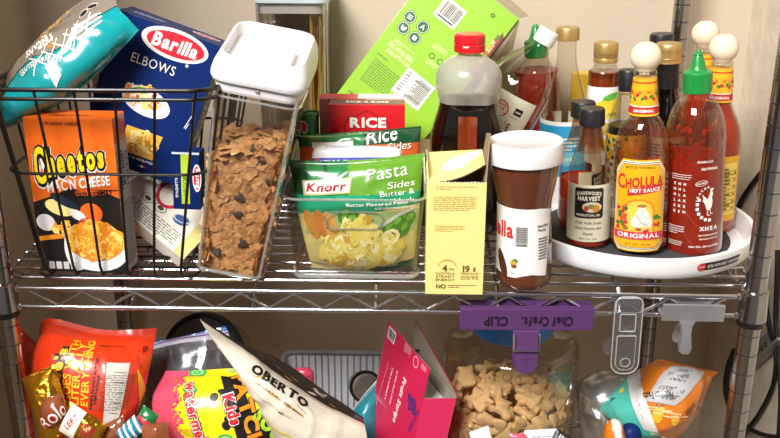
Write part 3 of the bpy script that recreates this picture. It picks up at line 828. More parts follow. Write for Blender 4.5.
for q in ((432, 56), (440, 62)): x, y = at(*q); f.ell(x, y, .0042, .0042, dkg, 2, 0, 20, .75)
x, y = at(440, 50); f.para(x, y, .022, .010, 4, lgt, fill=.4)
x, y = at(432, 64); f.para(x, y, .018, .008, 3, lgt, fill=.4)
x, y = at(493, 15.5); f.text('O', x, y, dkg, h=.006, bold=.05, layer=3)
x, y = at(505, 36); f.poly([(w-.013, h*.70), (w, h*.70), (w, h*.90), (w-.006, h*.92), (w-.004, h*.80)], ink('7a2c22'), 1)
for k in range(14): f.ell(w-.004-.006*rnd.random(), h*(.72+.013*k), .004, .0028, ink(rnd.choice(('c9a15a', '4f7a2c', 'a4572e', 'd8b878'))), 2, rnd.uniform(0, 180), 8)
c.right.rect(.002, .004, .06, h*.99, ink('8f9a72'), 1); c.right.rect(.004, h*.62, .058, h*.95, ink('5f7a3a'), 2)
car = c.done('lime_carton', 'large lime green carton lying diagonally against the rear of the shelf', 'food box')
b = MB(); b.box((w, .0, h+.0006), (w+.0008, .060, h+.052), 'cardgrey', c.M@Matrix.Translation(V((0, 0, 0)))); b.bm.transform(c.M.inverted())
b2 = MB(); clear('film', 'd8d4c0', .05, .3, .2, .35, 'a9a183')
b2.poly([V((w*.62, .004, h+.001)), V((w, .004, h+.001)), V((w+.008, .030, h+.014)), V((w*.70, .034, h+.017))], 'film'); b2.poly([V((w+.001, .002, h)), V((w+.001, .05, h)), V((w+.018, .045, h-.035)), V((w+.012, .006, h-.075))], 'film')
b.bm.free(); b2.build('torn_window_film', car)

# ------------------------------------------------------------------ plain brown carton low behind the packets
BL = on(384, .205, .002); c = Carton(BL, on(437, .205, .002), P(384, 152, .205), .07, 'card')
BLx = c
c.front.rect(.002, c.h*.52, c.w-.002, c.h*.535, ink('6d5843'), 1)
c.done('brown_carton', 'plain brown cardboard carton standing behind the rice packet', 'box')
# ------------------------------------------------------------------ clear bin of side-dish packets
clear('clear_bin', 'f7f8f7', .035, .8, .05, power=3.2)
B0, B1 = on(294.5, .030, .002), on(417, .030, .002)
bx0, bx1 = B0.x, B1.x; bw = bx1-bx0; bcx = (bx0+bx1)/2; tw = .164; ty0 = .024; bd = .215
bn = thing('clear_bin', 'clear plastic bin with a handle slot holding a row of packets', 'bin', Matrix.Translation(V((bcx, .13, .002))))
by_ = .0215+bd/2
b = MB(); loft(b, [rsq(bw-.012, bd-.012, .012, .0025, bcx, by_), rsq(bw-.003, bd-.003, .014, .004, bcx, by_), rsq(bw, bd, .015, .009, bcx, by_), rsq(tw, bd+.012, .017, .101, bcx, by_), rsq(tw+.004, bd+.016, .018, .1025, bcx, by_), rsq(tw+.004, bd+.016, .018, .1045, bcx, by_), rsq(tw-.002, bd+.010, .016, .1045, bcx, by_), rsq(bw-.004, bd-.004, .013, .0105, bcx, by_), rsq(bw-.014, bd-.014, .010, .0055, bcx, by_)], 'clear_bin')
b.build('tray', bn, local=False)
clear('clear_edge', 'e8ecea', .16, .8, .05, power=1.5, milk=.16)
b = MB(); b.tube(rring(bcx-tw/2-.0015, bcx+tw/2+.0015, by_-bd/2-.0075, by_+bd/2+.0075, .1035, .018), .0015, 'clear_edge', 8, True); b.tube(rring(bcx-bw/2, bcx+bw/2, by_-bd/2, by_+bd/2, .0045, .014), .0032, 'clear_edge', 8, True); b.build('thick_edge', bn, local=False)
b = MB()
pts = [P(x, y, .0235) for x, y in ((331, 229), (326, 225), (324, 220), (326, 215), (331, 212), (376, 212), (381, 215), (383, 220), (381, 225), (376, 229))]
b.tube(pts, .0010, 'clear_edge', 6, True); b.build('handle_slot', bn, local=False)

# pasta packet in front
mat('pk_green', '1f7a3a', .28, coat=.6, vary=.06, vs=20)
mat('pk_dgreen', '0e4a2a', .28, coat=.6, vary=.08, vs=20)
mat('pk_lgreen', '5f9427', .28, coat=.6, vary=.06, vs=20)
mat('pk_teal', '15946a', .28, coat=.6)
mat('pk_photo', 'd9c27a', .28, coat=.6, vary=.12, vs=40)
bag = Bag([[(288.5, 160, .062), (330, 161, .058), (375, 158.5, .056), (424.5, 153, .062)],
           [(292, 176, .056), (335, 178, .052), (380, 176, .050), (422, 172, .056)],
           [(298, 212, .050), (338, 213, .044), (378, 211, .044), (419.5, 208, .050)],
           [(306, 246, .048), (340, 247, .043), (380, 246, .043), (416, 243, .048)],
           [(312, 266, .052), (342, 271, .050), (380, 271, .050), (413.5, 264, .052)]], .030, 1, .0016, 26, .5, (.07, .05), .0004)
def pk(u, v):
    if v < .37: return 'pk_lgreen' if u > .46-.12*v else ('pk_dgreen' if u < .12 or .25 < u < .30 else 'pk_green')
    if v < .50-.05*u: return 'pk_teal'
    if v > .90: return 'pk_dgreen' if u > .55 else 'pk_photo'
    return 'pk_photo'
bag.front((60, 56), pk, 'pk_dgreen'); f = bag.pr()
def T(s_, x, y, m, l=3, w=.03, h=.01, rot=0, shear=0, bold=.02):
    c_, q_ = math.cos(R(rot)), math.sin(R(rot)); W_ = w*835/2; bag.text(f, s_, (x-W_*c_, y+W_*q_), (x+W_*c_, y-W_*q_), h*835, m, l, bold, shear*h/w)
def quad(pts, m, l=1): f.poly([bag.uv(*q) for q in pts], m, l)
quad([(302, 180), (352, 177), (350, 193), (304, 195)], ink('c9b88a'), 1); quad([(304, 181), (350, 178.5), (348, 191.5), (306, 193)], wht, 2)
T('Knorr', 327, 186.5, ink('b3202c'), 4, w=.047, h=.0105, bold=.03, rot=2, shear=.25)
T('Pasta', 387, 172, wht, 3, w=.049, h=.0135, rot=10, shear=.2, bold=.0)
T('Sides', 401, 183.5, wht, 3, w=.033, h=.0078, rot=9, shear=.2, bold=.0)
T('Butter &', 397, 192, wht, 3, w=.041, h=.0062, rot=7, bold=.0)
T('Herb', 404, 199.5, wht, 3, w=.024, h=.0060, rot=6, bold=.0)
T('Butter Flavored Pasta', 377, 203, wht, 3, w=.074, h=.004, rot=4)
T('with other natural flavor', 394, 206.5, wht, 3, w=.046, h=.0035, rot=4)
quad([(312, 212), (420, 207), (417, 228), (305, 232)], ink('a9b878'), 1)
for q, c_ in (((312, 224), 'd08a3a'), ((322, 224), 'c97a30'), ((331, 226), 'd9a050')): x, y = bag.uv(*q); f.ell(x, y, .008, .014, ink(c_), 2, 25)
for q in ((397, 222), (404, 228), (345, 216), (389, 227), (352, 219), (409, 219)): x, y = bag.uv(*q); f.ell(x, y, .009, .006, ink('4f8a2a'), 2, 30); f.ell(x, y+.002, .005, .003, ink('7ab83c'), 3, 30)
x, y = bag.uv(361, 250); f.ell(x, y-.002, .052, .020, ink('edd77c'), 2.5); yw = [ink('f7e48a'), ink('fbf0b4'), ink('efd35e'), ink('d8ac38'), ink('f2d86a')]
f.pile(x, y, .048, .019, 120, yw, .0095, 3, 12, .55)
x, y = bag.uv(360, 231); f.ell(x, y, .021, .009, ink('c9c4ac'), 5, 8); f.pile(x, y+.001, .018, .0095, 30, yw, .008, 6, 3, .55); f.line([bag.uv(380, 226), bag.uv(398, 214), bag.uv(414, 207)], .0032, ink('d5d3c4'), 5)
for i in range(4): x, y = bag.uv(340+9*i, 267); f.rrect(x-.004, y-.003, x+.004, y+.003, .001, ink('e6e3d2'), 3)
T('CONVERTIBLE', 388, 263.5, wht, 3, w=.022, h=.003, rot=5)
bag.done('pasta_packet', 'green packet picturing buttered noodles at the front of the clear bin', 'food packet')

# white-topped packet behind it
mat('silver_film', 'b9bcc4', .3, coat=.5, vary=.04, vs=20)
bag = Bag([[(315, 149, .082), (325, 145.8, .082), (388, 146.5, .082), (401, 150, .082)], [(312, 158, .080), (326, 158, .078), (388, 158, .078), (402, 158, .080)], [(312, 210, .072), (330, 210, .064), (385, 210, .064), (402, 210, .072)], [(313, 262, .072), (330, 262, .070), (385, 262, .070), (402, 262, .072)]], .016, 4, .0008, 30, .5)
bag.front((44, 40), lambda u, v: ('white' if u < .34 else 'silver_film') if v < .085 else 'white', 'white'); f = bag.pr()
f.poly([bag.uv(*q) for q in ((312, 158), (400, 157), (401, 175), (312, 175))], ink('3c3fa8'), 1)
x, y = bag.uv(360, 161.3); f.text('NEW BOWL SIZE', x, y, wht, w=.052, h=.0042, rot=1, bold=.03, layer=3)
x, y = bag.uv(317, 160); f.rect(x-.004, y-.002, x+.004, y+.003, ink('c23a4a'), 2)
bag.done('white_packet', 'white and silver packet with a blue stripe between the two green packets', 'food packet')

# rice packet
bag = Bag([[(294.5, 134.5, .115), (330, 133.5, .108), (380, 130, .106), (421, 126, .115)], [(299, 146, .110), (335, 146, .104), (380, 143, .102), (420, 141, .110)], [(303, 200, .098), (335, 200, .09), (380, 200, .09), (416, 200, .098)], [(306, 255, .098), (338, 257, .096), (380, 257, .096), (414, 254, .098)]], .026, 6, .0014, 26, .5, (.05, .05), .0004)
def rk(u, v):
    if v < .34: return 'pk_dgreen' if u < .10 or u > .55 else ('pk_lgreen' if .14 < u < .24 else 'pk_green')
    return 'pk_orange'
mat('pk_orange', 'd2602a', .3, coat=.6, vary=.06, vs=20)
bag.front((56, 50), rk, 'pk_dgreen'); f = bag.pr()
T('Rice', 382, 137, wht, 3, w=.036, h=.0125, rot=9, shear=.2, bold=.005)
T('Sides', 399, 145.8, wht, 3, w=.028, h=.009, rot=8, shear=.2, bold=.0)
x, y = bag.uv(331, 144.5); f.rect(x-.024, y-.006, x+.024, y+.005, wht, 2)
x, y = bag.uv(310, 151); f.rect(x-.010, y-.004, x+.006, y+.005, ink('d64a26'), 2)
bag.done('rice_packet', 'dark green rice packet standing behind the white packet in the clear bin', 'food packet')

# red rice box, and a pink and white one behind it
mat('rice_red', 'cf1720', .4, coat=.4, vary=.04, vs=12)
mat('rice_brown', '6d2a1e', .45, coat=.2)
YR = .150
BL, BR, TL = P(331, 230, YR), P(404, 230, YR), P(329.5, 104.5, YR); BR.z = BL.z
c = Carton(BL, BR, TL, .030, 'rice_red'); f = c.front; w, h = c.w, c.h
ar = [(.20, .86), (.26, .905), (.38, .925), (.46, .955), (.54, .955), (.62, .925), (.74, .905), (.80, .86), (.80, .55), (.20, .55)]
f.poly([(w*x, h*y) for x, y in ar], ink('9f1118'), 1); f.poly([(w*(.5+(x-.5)*.93), h*(.4+(y-.4)*.975)) for x, y in ar], ink('d41a22'), 2)
f.text('RICE', *c.px(368, 122.5), wht, w=.046, h=.0135, bold=.045, layer=4)
for x in (.08, .92): f.text('H', w*x, h*.80, ink('b0141b'), h=.008, bold=.02, layer=2)
c.top.rect(.0015, .002, w-.0015, .028, 'rice_brown', 1); c.top.text('RICE-A-RONI', w*.5, .014, wht, w=.054, h=.010, bold=.04, layer=3)
c.done('rice_box', 'red boxed rice mix standing behind the rice packet in the clear bin', 'food box')
YR = .186
mat('pale_pink', 'd97f86', .45, coat=.3)
BL, BR, TL = P(322, 225, YR), P(403, 225, YR), P(320, 98.5, YR); BR.z = BL.z
c = Carton(BL, BR, TL, .030, 'rice_red'); f = c.front; w, h = c.w, c.h
f.rect(.0005, 0, w*.11, h, 'pale_pink', 1); f.rect(w*.55, h*.93, w-.0005, h-.0005, wht, 1); f.rect(w*.09, h*.55, w*.12, h*.7, blk, 2)
c.top.rect(w*.45, .001, w-.001, .029, wht, 1)
c.done('pink_edged_box', 'red and white box with a pale pink edge at the back of the clear bin', 'food box')
# small green seasoning packet tucked in at the left
bag = Bag([[(301, 113, .165), (310, 110, .163), (319, 111, .165)], [(300, 125, .163), (310, 125, .158), (319, 125, .163)], [(302, 170, .155), (310, 172, .15), (320, 172, .155)], [(303, 215, .150), (311, 217, .15), (320, 216, .150)]], .012, 8, .0012, 30)
bag.front((20, 30), lambda u, v: 'pk_dgreen' if u < .3 or u > .6 else 'pk_green', 'pk_dgreen'); f = bag.pr()
x, y = bag.uv(304, 126); f.ell(x, y, .004, .009, wht, 2, 10); f.ell(x, y, .003, .007, ink('c2202c'), 3, 10)
bag.done('seasoning_packet', 'narrow dark green packet at the left rear corner of the clear bin', 'food packet')
# ------------------------------------------------------------------ open yellow bar carton at the shelf edge
mat('bar_yellow', 'e9dd8a', .45, coat=.25, vary=.03, vs=14)
BL, BR, TL = on(425.2, -.018, .0005), on(482.5, -.018, .0005), P(427.5, 182.5, -.018)
YD = .085
M_ = frame(BL, BR-BL, TL-BL); w = (BR-BL).length; h = (TL-BL).dot(M_.col[2].to_3d())
b = MB(); b.box((0, 0, 0), (w, .0012, h), 'bar_yellow'); b.box((0, YD-.0012, 0), (w, YD, h), 'bar_yellow'); b.box((0, .0012, 0), (.0012, YD-.0012, h), 'bar_yellow'); b.box((w-.0012, .0012, 0), (w, YD-.0012, h), 'bar_yellow'); b.box((.0012, .0012, 0), (w-.0012, YD-.0012, .001), 'bar_yellow')
b.box((.0014, .0014, h*.3), (w-.0014, .0017, h-.001), 'card'); b.box((.0014, YD-.0017, .002), (w-.0014, YD-.0014, h-.001), 'card'); b.box((.0014, .0014, h*.3), (.0017, YD-.0014, h-.001), 'card'); b.box((w-.0017, .0014, h*.3), (w-.0014, YD-.0014, h-.001), 'card')
for i in range(18):                       # torn lip
    x = w*i/18; b.poly([V((x, -.0001, h)), V((x+w/18, -.0001, h)), V((x+w/36, -.0003, h+.0022*rnd.uniform(.5, 1)))], 'cream_card')
f = Pr(b, lambda x, y, o: V((x, -o, y)))
br, gr = ink('7a4a1c'), ink('b89a3c')
f.para(w*.48, h*.82, w*.72, h*.13, 8, gr, fill=.35); f.para(w*.40, h*.60, w*.5, h*.06, 4, gr, fill=.35); f.para(w*.50, h*.955, w*.7, h*.04, 2, gr, fill=.3)
f.text('4', w*.33, h*.242, br, h=.0085, bold=.02, layer=3); f.text('hrs', w*.45, h*.236, br, h=.003, layer=3)
for k in range(9):
    a = R(20+k*16); f.line([(w*.37+.011*math.cos(a), h*.235+.011*math.sin(a)), (w*.37+.011*math.cos(a+.28), h*.235+.011*math.sin(a+.28))], .0012, ink('d98a2a' if k < 6 else 'e2b04a'), 2)
for i, (s_, z) in enumerate((('NUTRITIOUS', .195), ('STEADY', .167), ('ENERGY', .135))): f.text(s_, w*.34, h*z, br, w=.0215, h=.0024 if i == 0 else .0031, bold=.0, layer=3)
f.text('19', w*.70, h*.237, br, h=.0085, bold=.03, layer=3); f.text('g', w*.84, h*.232, br, h=.005, layer=3)
for i, (s_, z) in enumerate((('DELICIOUS', .195), ('WHOLE GRAIN', .168), ('OATS', .148))): f.text(s_, w*.76, h*z, br, w=.020, h=.0022, bold=.0, layer=3)
f.text('NO', w*.27, h*.075, br, h=.0055, bold=.03, layer=3); f.para(w*.64, h*.075, w*.5, h*.035, 2, br, fill=.35)
f.rect(w*.10, h*.02, w*.115, h*.10, ink('f1e9a8'), 2)
oc = b.build('bar_carton', None, M_); tag(oc, 'torn open pale yellow snack bar carton overhanging the front edge of the upper shelf', 'food box')
b = MB()                                  # lid flap hinged at the back, folded forward and up
FL, BLf, BRf, FR = V((.001, .002, h)), V((.003, YD, h+.011)), V((w, YD, h+.015)), V((w-.001, .016, h+.017))
def lid_pt(u, v):
    return FL.lerp(FR, u).lerp(BLf.lerp(BRf, u), v)-V((0, 0, .006*math.sin(PI*u)*(1-v)))
b.grid(lid_pt, 10, 8, 'bar_yellow'); b.grid(lambda u, v: lid_pt(1-u, v)-V((0, 0, .0012)), 10, 8, 'card')
t = Pr(b, lambda x, y, o: lid_pt(x, y)+V((0, 0, o)), .08)
t.poly([(.22, .38), (.40, .72), (.97, .97), (.99, .72), (.62, .32), (.40, .30)], 'white', 1)
b.recalc = False
b.build('lid_flap', oc)
b = MB(); b.box((w-.0012, .004, h), (w, YD-.010, h+.050), 'card', taper=lambda p: p+V((.0045 if p.z > h+.01 else 0, .022 if p.z > h+.01 and p.y < .02 else 0, -.012 if p.z > h+.01 and p.y > .02 else 0)))
b.build('side_flap', oc)
b = MB(); b.box((.001, .004, h-.001), (.0018, YD-.006, h+.012), 'bar_yellow', taper=lambda p: p+V((-.001 if p.z > h+.01 else 0, .010 if p.z > h+.01 and p.y < .02 else 0, .004))); b.build('side_flap', oc)

# ------------------------------------------------------------------ cocoa spread jar
def aim(B, turn=0.0):
    d = B.M.inverted()@CAM; B.M = B.M@Matrix.Rotation(math.atan2(d.x, -d.y)+turn, 4, 'Z'); B.o.matrix_world = B.M; WM[B.o.name] = B.M; return B
mat('cocoa', '5e2f1c', .22, coat=.8, vary=.05, vs=20)
mat('lid_white', 'e6e4e3', .35, coat=.4)
mat('paper_white', 'ebe8e4', .42, coat=.3)
B = aim(Bottle('spread_jar', 'waisted brown jar with a broad white lid at the shelf edge beside the yellow carton', 'jar', 523.5, 525.5, 128, .027, .0005))
body = [(19, 281.2), (24, 280.5), (27.2, 276), (27.8, 268), (27.2, 240), (26.6, 212), (27, 200), (28.6, 192), (31, 182), (33, 170), (33.5, 162), (31, 158)]
B.part('jar', body, 'cocoa', 48, smooth=4)
mb = MB(); mb.lathe(B.prof([(33, 160), (37.6, 159.5), (38.2, 157), (38.2, 142), (37.6, 140), (35.6, 139.4), (34.8, 139.9), (3, 139.8)]), 'lid_white', 48)
s_, rm = B.wrap(mb, [(37.2, 157.5), (37.8, 143)], .003, .0002)
zl = B.z(152); s_.poly([(.013, zl-.0035), (.014, zl-.003), (.033, zl+.008), (.033, zl+.0092)], ink('5a1c14'), 1)
mb.build('lid', B.o)
mb = MB(); s_, rm = B.wrap(mb, [(27.7, 268), (27.2, 240), (26.8, 212), (27.2, 202)], .003, .0005)
z0, z1 = B.z(266), B.z(201); s_.poly([(-.095, z0+.004)]+[(-.095+.0095*i, z0+.0022*math.sin(i*1.3)) for i in range(14)]+[(.040, z1-.004), (.02, z1), (-.095, z1+.003)], 'paper_white', 0)
zc = B.z(222); s_.text('nutella', -.042, zc, ink('cf2026'), w=.058, h=.020, bold=.03, layer=2)
zc = B.z(227); s_.barcode(-.003, zc, .016, .027, ink('6a6563'), None, 0, 1, 4)
for i in range(9): s_.rect(-.0105, zc-.012+i*.0028, .0045, zc-.0113+i*.0028, ink('8a8583'), 1)
s_.text('Nutrition', .0245, B.z(218), ink('26211f'), w=.016, h=.0035, bold=.03); s_.text('Facts', .0225, B.z(222), ink('26211f'), w=.011, h=.0035, bold=.03); s_.para(.0245, B.z(240), .014, .028, 8, ink('4a4543'))
for q, c_ in (((-.013, 253), 'd9a62a'), ((-.010, 251), '5a8a3a'), ((-.0115, 256), '7a4a1c')): s_.ell(q[0], B.z(q[1]), .0035, .0028, ink(c_), 2)
s_.ell(-.028, B.z(256), .006, .018, ink('4a2414'), 2, 20); s_.para(-.010, B.z(263), .010, .002, 1, ink('5a5451'))
mb.build('label', B.o)

# ------------------------------------------------------------------ syrup jug with red cap
clear('jug_plastic', 'e6e2dc', .06, .5, .18, .45, 'd2ccc4', power=2.5); clear('jug_clear', 'f4f0ec', .06, .5, .12, power=3)
mat('syrup', '0d0606', .3, spec=.2)
mat('syrup_thin', '7a2f14', .2, coat=.8, vary=.18, vs=30)
mat('red_cap', 'c9141c', .35, coat=.4)
B = aim(Bottle('syrup_jug', 'frosted plastic jug of dark syrup with a red flip cap behind the yellow carton', 'bottle', 465, 470, 28, .165, .0005))
def grip(a, r, z):
    if a > PI: a -= 2*PI
    k = max(0, 1-abs(a)/.62); zz = (z-B.z(165))/(B.z(88)-B.z(165)); q = max(0, min(1, (1-abs(2*zz-1))*2.2)); return r*(1-.30*k**.5*q) if k > 0 else r
body = [(30, 229), (35, 226), (37.5, 218), (38, 190), (37.5, 165), (37.5, 140), (36.5, 127), (33.5, 116), (30.5, 106), (30, 100, 'jug_plastic'), (32, 90, 'jug_plastic'), (33.2, 80, 'jug_plastic'), (32, 71, 'jug_plastic'), (27, 63, 'jug_plastic'), (17, 56.5, 'jug_plastic'), (11, 53.5, 'jug_plastic'), (10, 50)]
B.part('jug', body, 'jug_clear', 64, smooth=4, mod=grip)
B.part('syrup', [(29, 228), (34, 225), (36.5, 217), (37, 190), (36.5, 165), (36.5, 140), (35.5, 127), (32.5, 116), (29.6, 104), (29.0, 99)], 'syrup', 64, smooth=4, mod=grip, dr=-.0012)
mb = MB()
zb, zt = B.z(170), B.z(110); rr = B.prof([(37.5, 150)])[0][0]
mb.grid(lambda u, v: V(((grip((u-.5)*.62, rr, zb+(zt-zb)*v)+.0004)*math.sin((u-.5)*.62), -(grip((u-.5)*.62, rr, zb+(zt-zb)*v)+.0008)*math.cos((u-.5)*.62), zb+(zt-zb)*v)), 16, 20, 'syrup_thin')
mb.build('grip_panel', B.o)
mb = MB(); mb.lathe(B.prof([(11, 51.5), (15.6, 51), (15.8, 44), (15.2, 43.3), (15.2, 42.6), (15.8, 42), (15.6, 35), (14, 33.4), (3, 33)]), 'red_cap', 40)
s_, rm = B.wrap(mb, [(15.8, 51), (15.8, 34)], .003, .0002); zc = B.z(45.5)
s_.line([(-.008, zc), (-.004, zc+.0015), (-.001, zc+.0008)], .0009, wht, 1); s_.line([(-.008, zc+.0022), (-.004, zc), (-.0005, zc+.0018)], .0009, wht, 1)
mb.build('flip_cap', B.o)
# ------------------------------------------------------------------ white turntable
mat('turn_white', 'eeecea', .35, coat=.4)
mat('turn_mat', '3b3a3d', .8, bump=.3, bs=400)
TC = V((.3365, .166, 0)); TR_ = .1525
tt = thing('turntable', 'round white turntable with a dark non-skid floor holding the sauce bottles', 'turntable', Matrix.Translation(TC))
b = MB(); b.lathe([(.060, .0005), (.062, .004), (.138, .005), (.146, .006), (.1495, .009), (.1515, .016), (.1540, .031), (.1535, .0335), (.1510, .0342), (.1475, .0335), (.1435, .020), (.1405, .0122), (.124, .0118)], 'turn_white', 96); 
def rimS(x, y, o):
    q = [(.1495, .009), (.1515, .016), (.1540, .031)]; r = .1515
    for a, c in zip(q, q[1:]):
        if a[1] <= y <= c[1]: r = a[0]+(c[0]-a[0])*(y-a[1])/(c[1]-a[1])
    r += .0002+o; t = x/.152; return V((r*math.sin(t), -r*math.cos(t), y))
s_ = Pr(b, rimS, .004)
ang = math.atan2(P(706, 258, .048).x-TC.x, TC.y-P(706, 258, .048).y); x0 = ang*.152
s_.rect(x0-.0225, .0165, x0+.0400, .0265, ink('141213'), 1); s_.ell(x0-.0235, .0215, .0058, .0052, ink('d2202c'), 2); s_.text('COPCO', x0-.0235, .0215, wht, w=.008, h=.0022, bold=.03, layer=3)
s_.text('12 IN. NON-SKID TURNTABLE', x0+.0120, .0215, wht, w=.054, h=.0042, bold=.02, layer=3)
b.build('tray', tt)
b = MB(); b.lathe([(.1240, .0095), (.1240, .0118), (.1230, .0122)], 'turn_mat', 96); b.build('non_skid_mat', tt)

# ------------------------------------------------------------------ bottle materials
clear('glass', 'f4f2ec', .03, .75, .03, power=2.4)
clear('glass_smear', 'ecd2c2', .05, .6, .08, .10, 'b8603a', power=2.4)
clear('glass_dark', '2c3420', .04, .8, .03, power=2.2)
mat('hot_sauce', '9e2a0c', .4, spec=.2, vary=.10, vs=25)
mat('cholula_sauce', 'ae300a', .4, spec=.2, vary=.10, vs=25)
mat('sriracha', '94240e', .4, spec=.2, vary=.12, vs=30)
clear('amber', 'a5541a', .06, .6, .03, .35, '8a3d10', power=2.4)
mat('wood_ball', 'ead8bd', .5, vary=.08, vs=40, coat=.15)
mat('lab_yellow', 'e8ad14', .4, coat=.3, vary=.03, vs=20)
mat('lab_cream', 'e3dcc0', .5, coat=.15, vary=.03, vs=30)
mat('cap_black', '17171a', .42, coat=.2, bump=.1, bs=300)
mat('cap_gold', 'c4a264', .36, metal=.6, vary=.08, vs=40)
mat('cap_green', '128a3c', .35, coat=.4)
mat('cap_white', 'efeeec', .35, coat=.4)
mat('dark_fill', '161310', .3, coat=.5)
cy_, cr_, cg_ = ink('f2c21c'), ink('c8202a'), ink('2f7a34')

def ball_sauce(name, label, bx, tx, ty, Y, body, neck, ball, sauce, seed, front=None, group=None, turn=0.0):
    """hot sauce bottle with a round wooden stopper; neck = (y0, hw0, y1, hw1) of the neck band; ball = (y, r)"""
    B = aim(Bottle(name, label, 'bottle', bx, tx, ty, Y, .0125, group), turn)
    n0, h0, n1, h1 = neck; by, br_ = ball
    B.part('glass', body+[(h0-.4, n0+2), (h0-.4, n0), (h1-.4, n1), (h1+.4, n1-2), (h1+.6, n1-5), (h1-1, n1-7)], 'glass', 48, smooth=3)
    if sauce: B.part('sauce', sauce, 'cholula_sauce', 40, smooth=3, dr=-.0016)
    mb = MB(); L_ = [(h0+.3, n0), (h0+.2, n0-1), (h1+.2, n1+1), (h1, n1)]
    mb.lathe(B.prof(L_, .0006), 'lab_yellow', 40)
    s_, rm = B.wrap(mb, [(h0+.3, n0), (h1, n1)], .003, .0007)
    z0, z1 = B.z(n0), B.z(n1); H = z1-z0
    for a, c_, m_ in ((.0, .06, cy_), (.05, .24, cr_), (.25, .28, ink('f6efe0')), (.88, .92, cr_)): s_.rect(-.045, z0+H*a, .045, z0+H*c_, m_, 1)
    s_.text('ORIGINAL', 0, z0+H*.145, wht, w=.026, h=H*.085, bold=.04, layer=2)
    g = random.Random(seed)
    for i in range(26):
        x = -.045+.0036*i; s_.ell(x, z0+H*(.56+.10*math.sin(i*1.9)), .0030, .0019, (cg_, cr_, ink('e0701c'))[i % 3], 2+.02*i, g.uniform(-60, 60), 12)
        if i % 3 == 0: s_.line([(x, z0+H*.72), (x+.003, z0+H*.60)], .0007, cg_, 2)
    mb.build('neck_band', B.o)
    mb = MB(); zc = B.z(by); rr = br_*dep(B.M@V((0, 0, zc)))/CF
    mb.lathe([(rr*.55, zc-rr*.93), (rr*.62, zc-rr*.86)]+[(rr*math.cos(R(a)), zc+rr*1.0*math.sin(R(a))) for a in range(-50, 61, 10)]+[(rr*.42, zc+rr*.90), (rr*.36, zc+rr*.92)], 'wood_ball', 40); mb.build('stopper', B.o)
    return B
chb = [(24, 243), (27.2, 240), (27.6, 234), (27.6, 168), (27.2, 160), (26.6, 150), (25.6, 141), (23.2, 131), (18.2, 120)]
B = ball_sauce('ball_cap_sauce', 'nearly empty wooden-ball-topped hot sauce bottle with its yellow label facing front', 637.5, 646.8, 40, .109, chb, (113, 14.2, 77, 11), (56.5, 15.3), [(23, 242.5), (26.6, 240), (27, 235), (27, 232), (26.8, 231)], 1)
B.part('residue', [(27, 200), (27, 160), (25.5, 150), (23.5, 140), (20, 129), (15.6, 119), (13.8, 113)], 'glass_smear', 40, smooth=2, dr=-.0012, caps=(False, False))
mb = MB(); s_, rm = B.wrap(mb, [(27.4, 170), (27, 160), (26.4, 150), (25.4, 141), (23, 131), (18, 120)], .003, -.0010); g = random.Random(6)
for i in range(46): s_.ell(g.uniform(-.035, .035), B.z(g.uniform(122, 165)), g.uniform(.001, .004), g.uniform(.0008, .0025), 'glass_smear' if i % 4 else 'cholula_sauce', 0, g.uniform(0, 90), 8)
mb.build('splashes', B.o)
mb = MB(); lp = [(27.6, 246), (27.6, 168), (27.3, 160), (26.4, 151), (25.4, 146)]
s_, rm = B.wrap(mb, lp, .003, .0006); z0, z1 = B.z(241.5), B.z(152.5); H = z1-z0; W = .0345
def octo(k, m, l): s_.poly([(x*W*k, z0+H/2+(y-.5)*H*(1-(1-k)*.75)) for x, y in ((-.98, .07), (-.75, 0), (.75, 0), (.98, .07), (.98, .88), (.70, 1), (-.70, 1), (-.98, .88))], m, l)
octo(1.0, 'lab_yellow', 0); octo(.955, ink('f4efe2'), 1); octo(.93, cg_, 2); octo(.905, ink('f4efe2'), 3); octo(.885, cr_, 4); octo(.865, 'lab_yellow', 5)
s_.text('IMPORTED FROM MEXICO', 0, z0+H*.925, ink('7a4a10'), w=.036, h=.0028, layer=6, warp=lambda x, y: (x, y+.0000-3*x*x))
s_.text('HOLULA', .0055, z0+H*.775, cr_, w=.0465, h=.0135, bold=.035, layer=6, gap=.05, warp=lambda x, y: (x, y-4*(x-.004)**2+.06*x))
s_.text('C', -.0235, z0+H*.765, cr_, w=.010, h=.019, bold=.02, layer=6)
s_.poly([(-.0145, z0+H*.615), (.0265, z0+H*.675), (.0265, z0+H*.745), (-.0145, z0+H*.69)], cr_, 7); s_.text('HOT SAUCE', .006, z0+H*.682, wht, w=.036, h=.0050, rot=4, bold=.04, layer=8, shear=.1)
# arch panel with flowers and a pale jug of cloth, framed in gold
ap = [(-.019, .23), (.019, .23), (.019, .47), (.015, .55), (.006, .585), (0, .59), (-.006, .585), (-.015, .55), (-.019, .47)]
s_.poly([(x, z0+H*y) for x, y in ap], ink('dc8f1c'), 6); s_.poly([(x*.84, z0+H*(.23+(y-.23)*.93)) for x, y in ap], ink('f2c64a'), 7)
s_.ell(.0035, z0+H*.335, .0125, .0105, ink('dcd7cf'), 8); s_.ell(.0035, z0+H*.40, .0085, .0095, ink('e6e1d8'), 8.2); s_.ell(.003, z0+H*.475, .0048, .0050, ink('d8d2c8'), 8.4); s_.ell(.003, z0+H*.515, .0056, .0022, ink('a8763a'), 8.6); s_.line([(-.004, z0+H*.42), (.003, z0+H*.33), (.010, z0+H*.30)], .0012, ink('a9a49c'), 8.8)
g = random.Random(3)
for i in range(26): s_.ell(-.021+g.uniform(-.005, .006), z0+H*g.uniform(.26, .50), .0028, .0022, ink(g.choice(('cc2430', 'd8422a', '3a7a34', '2f6a2c', 'e05a4a'))), 9+.02*i, g.uniform(0, 90), 9)
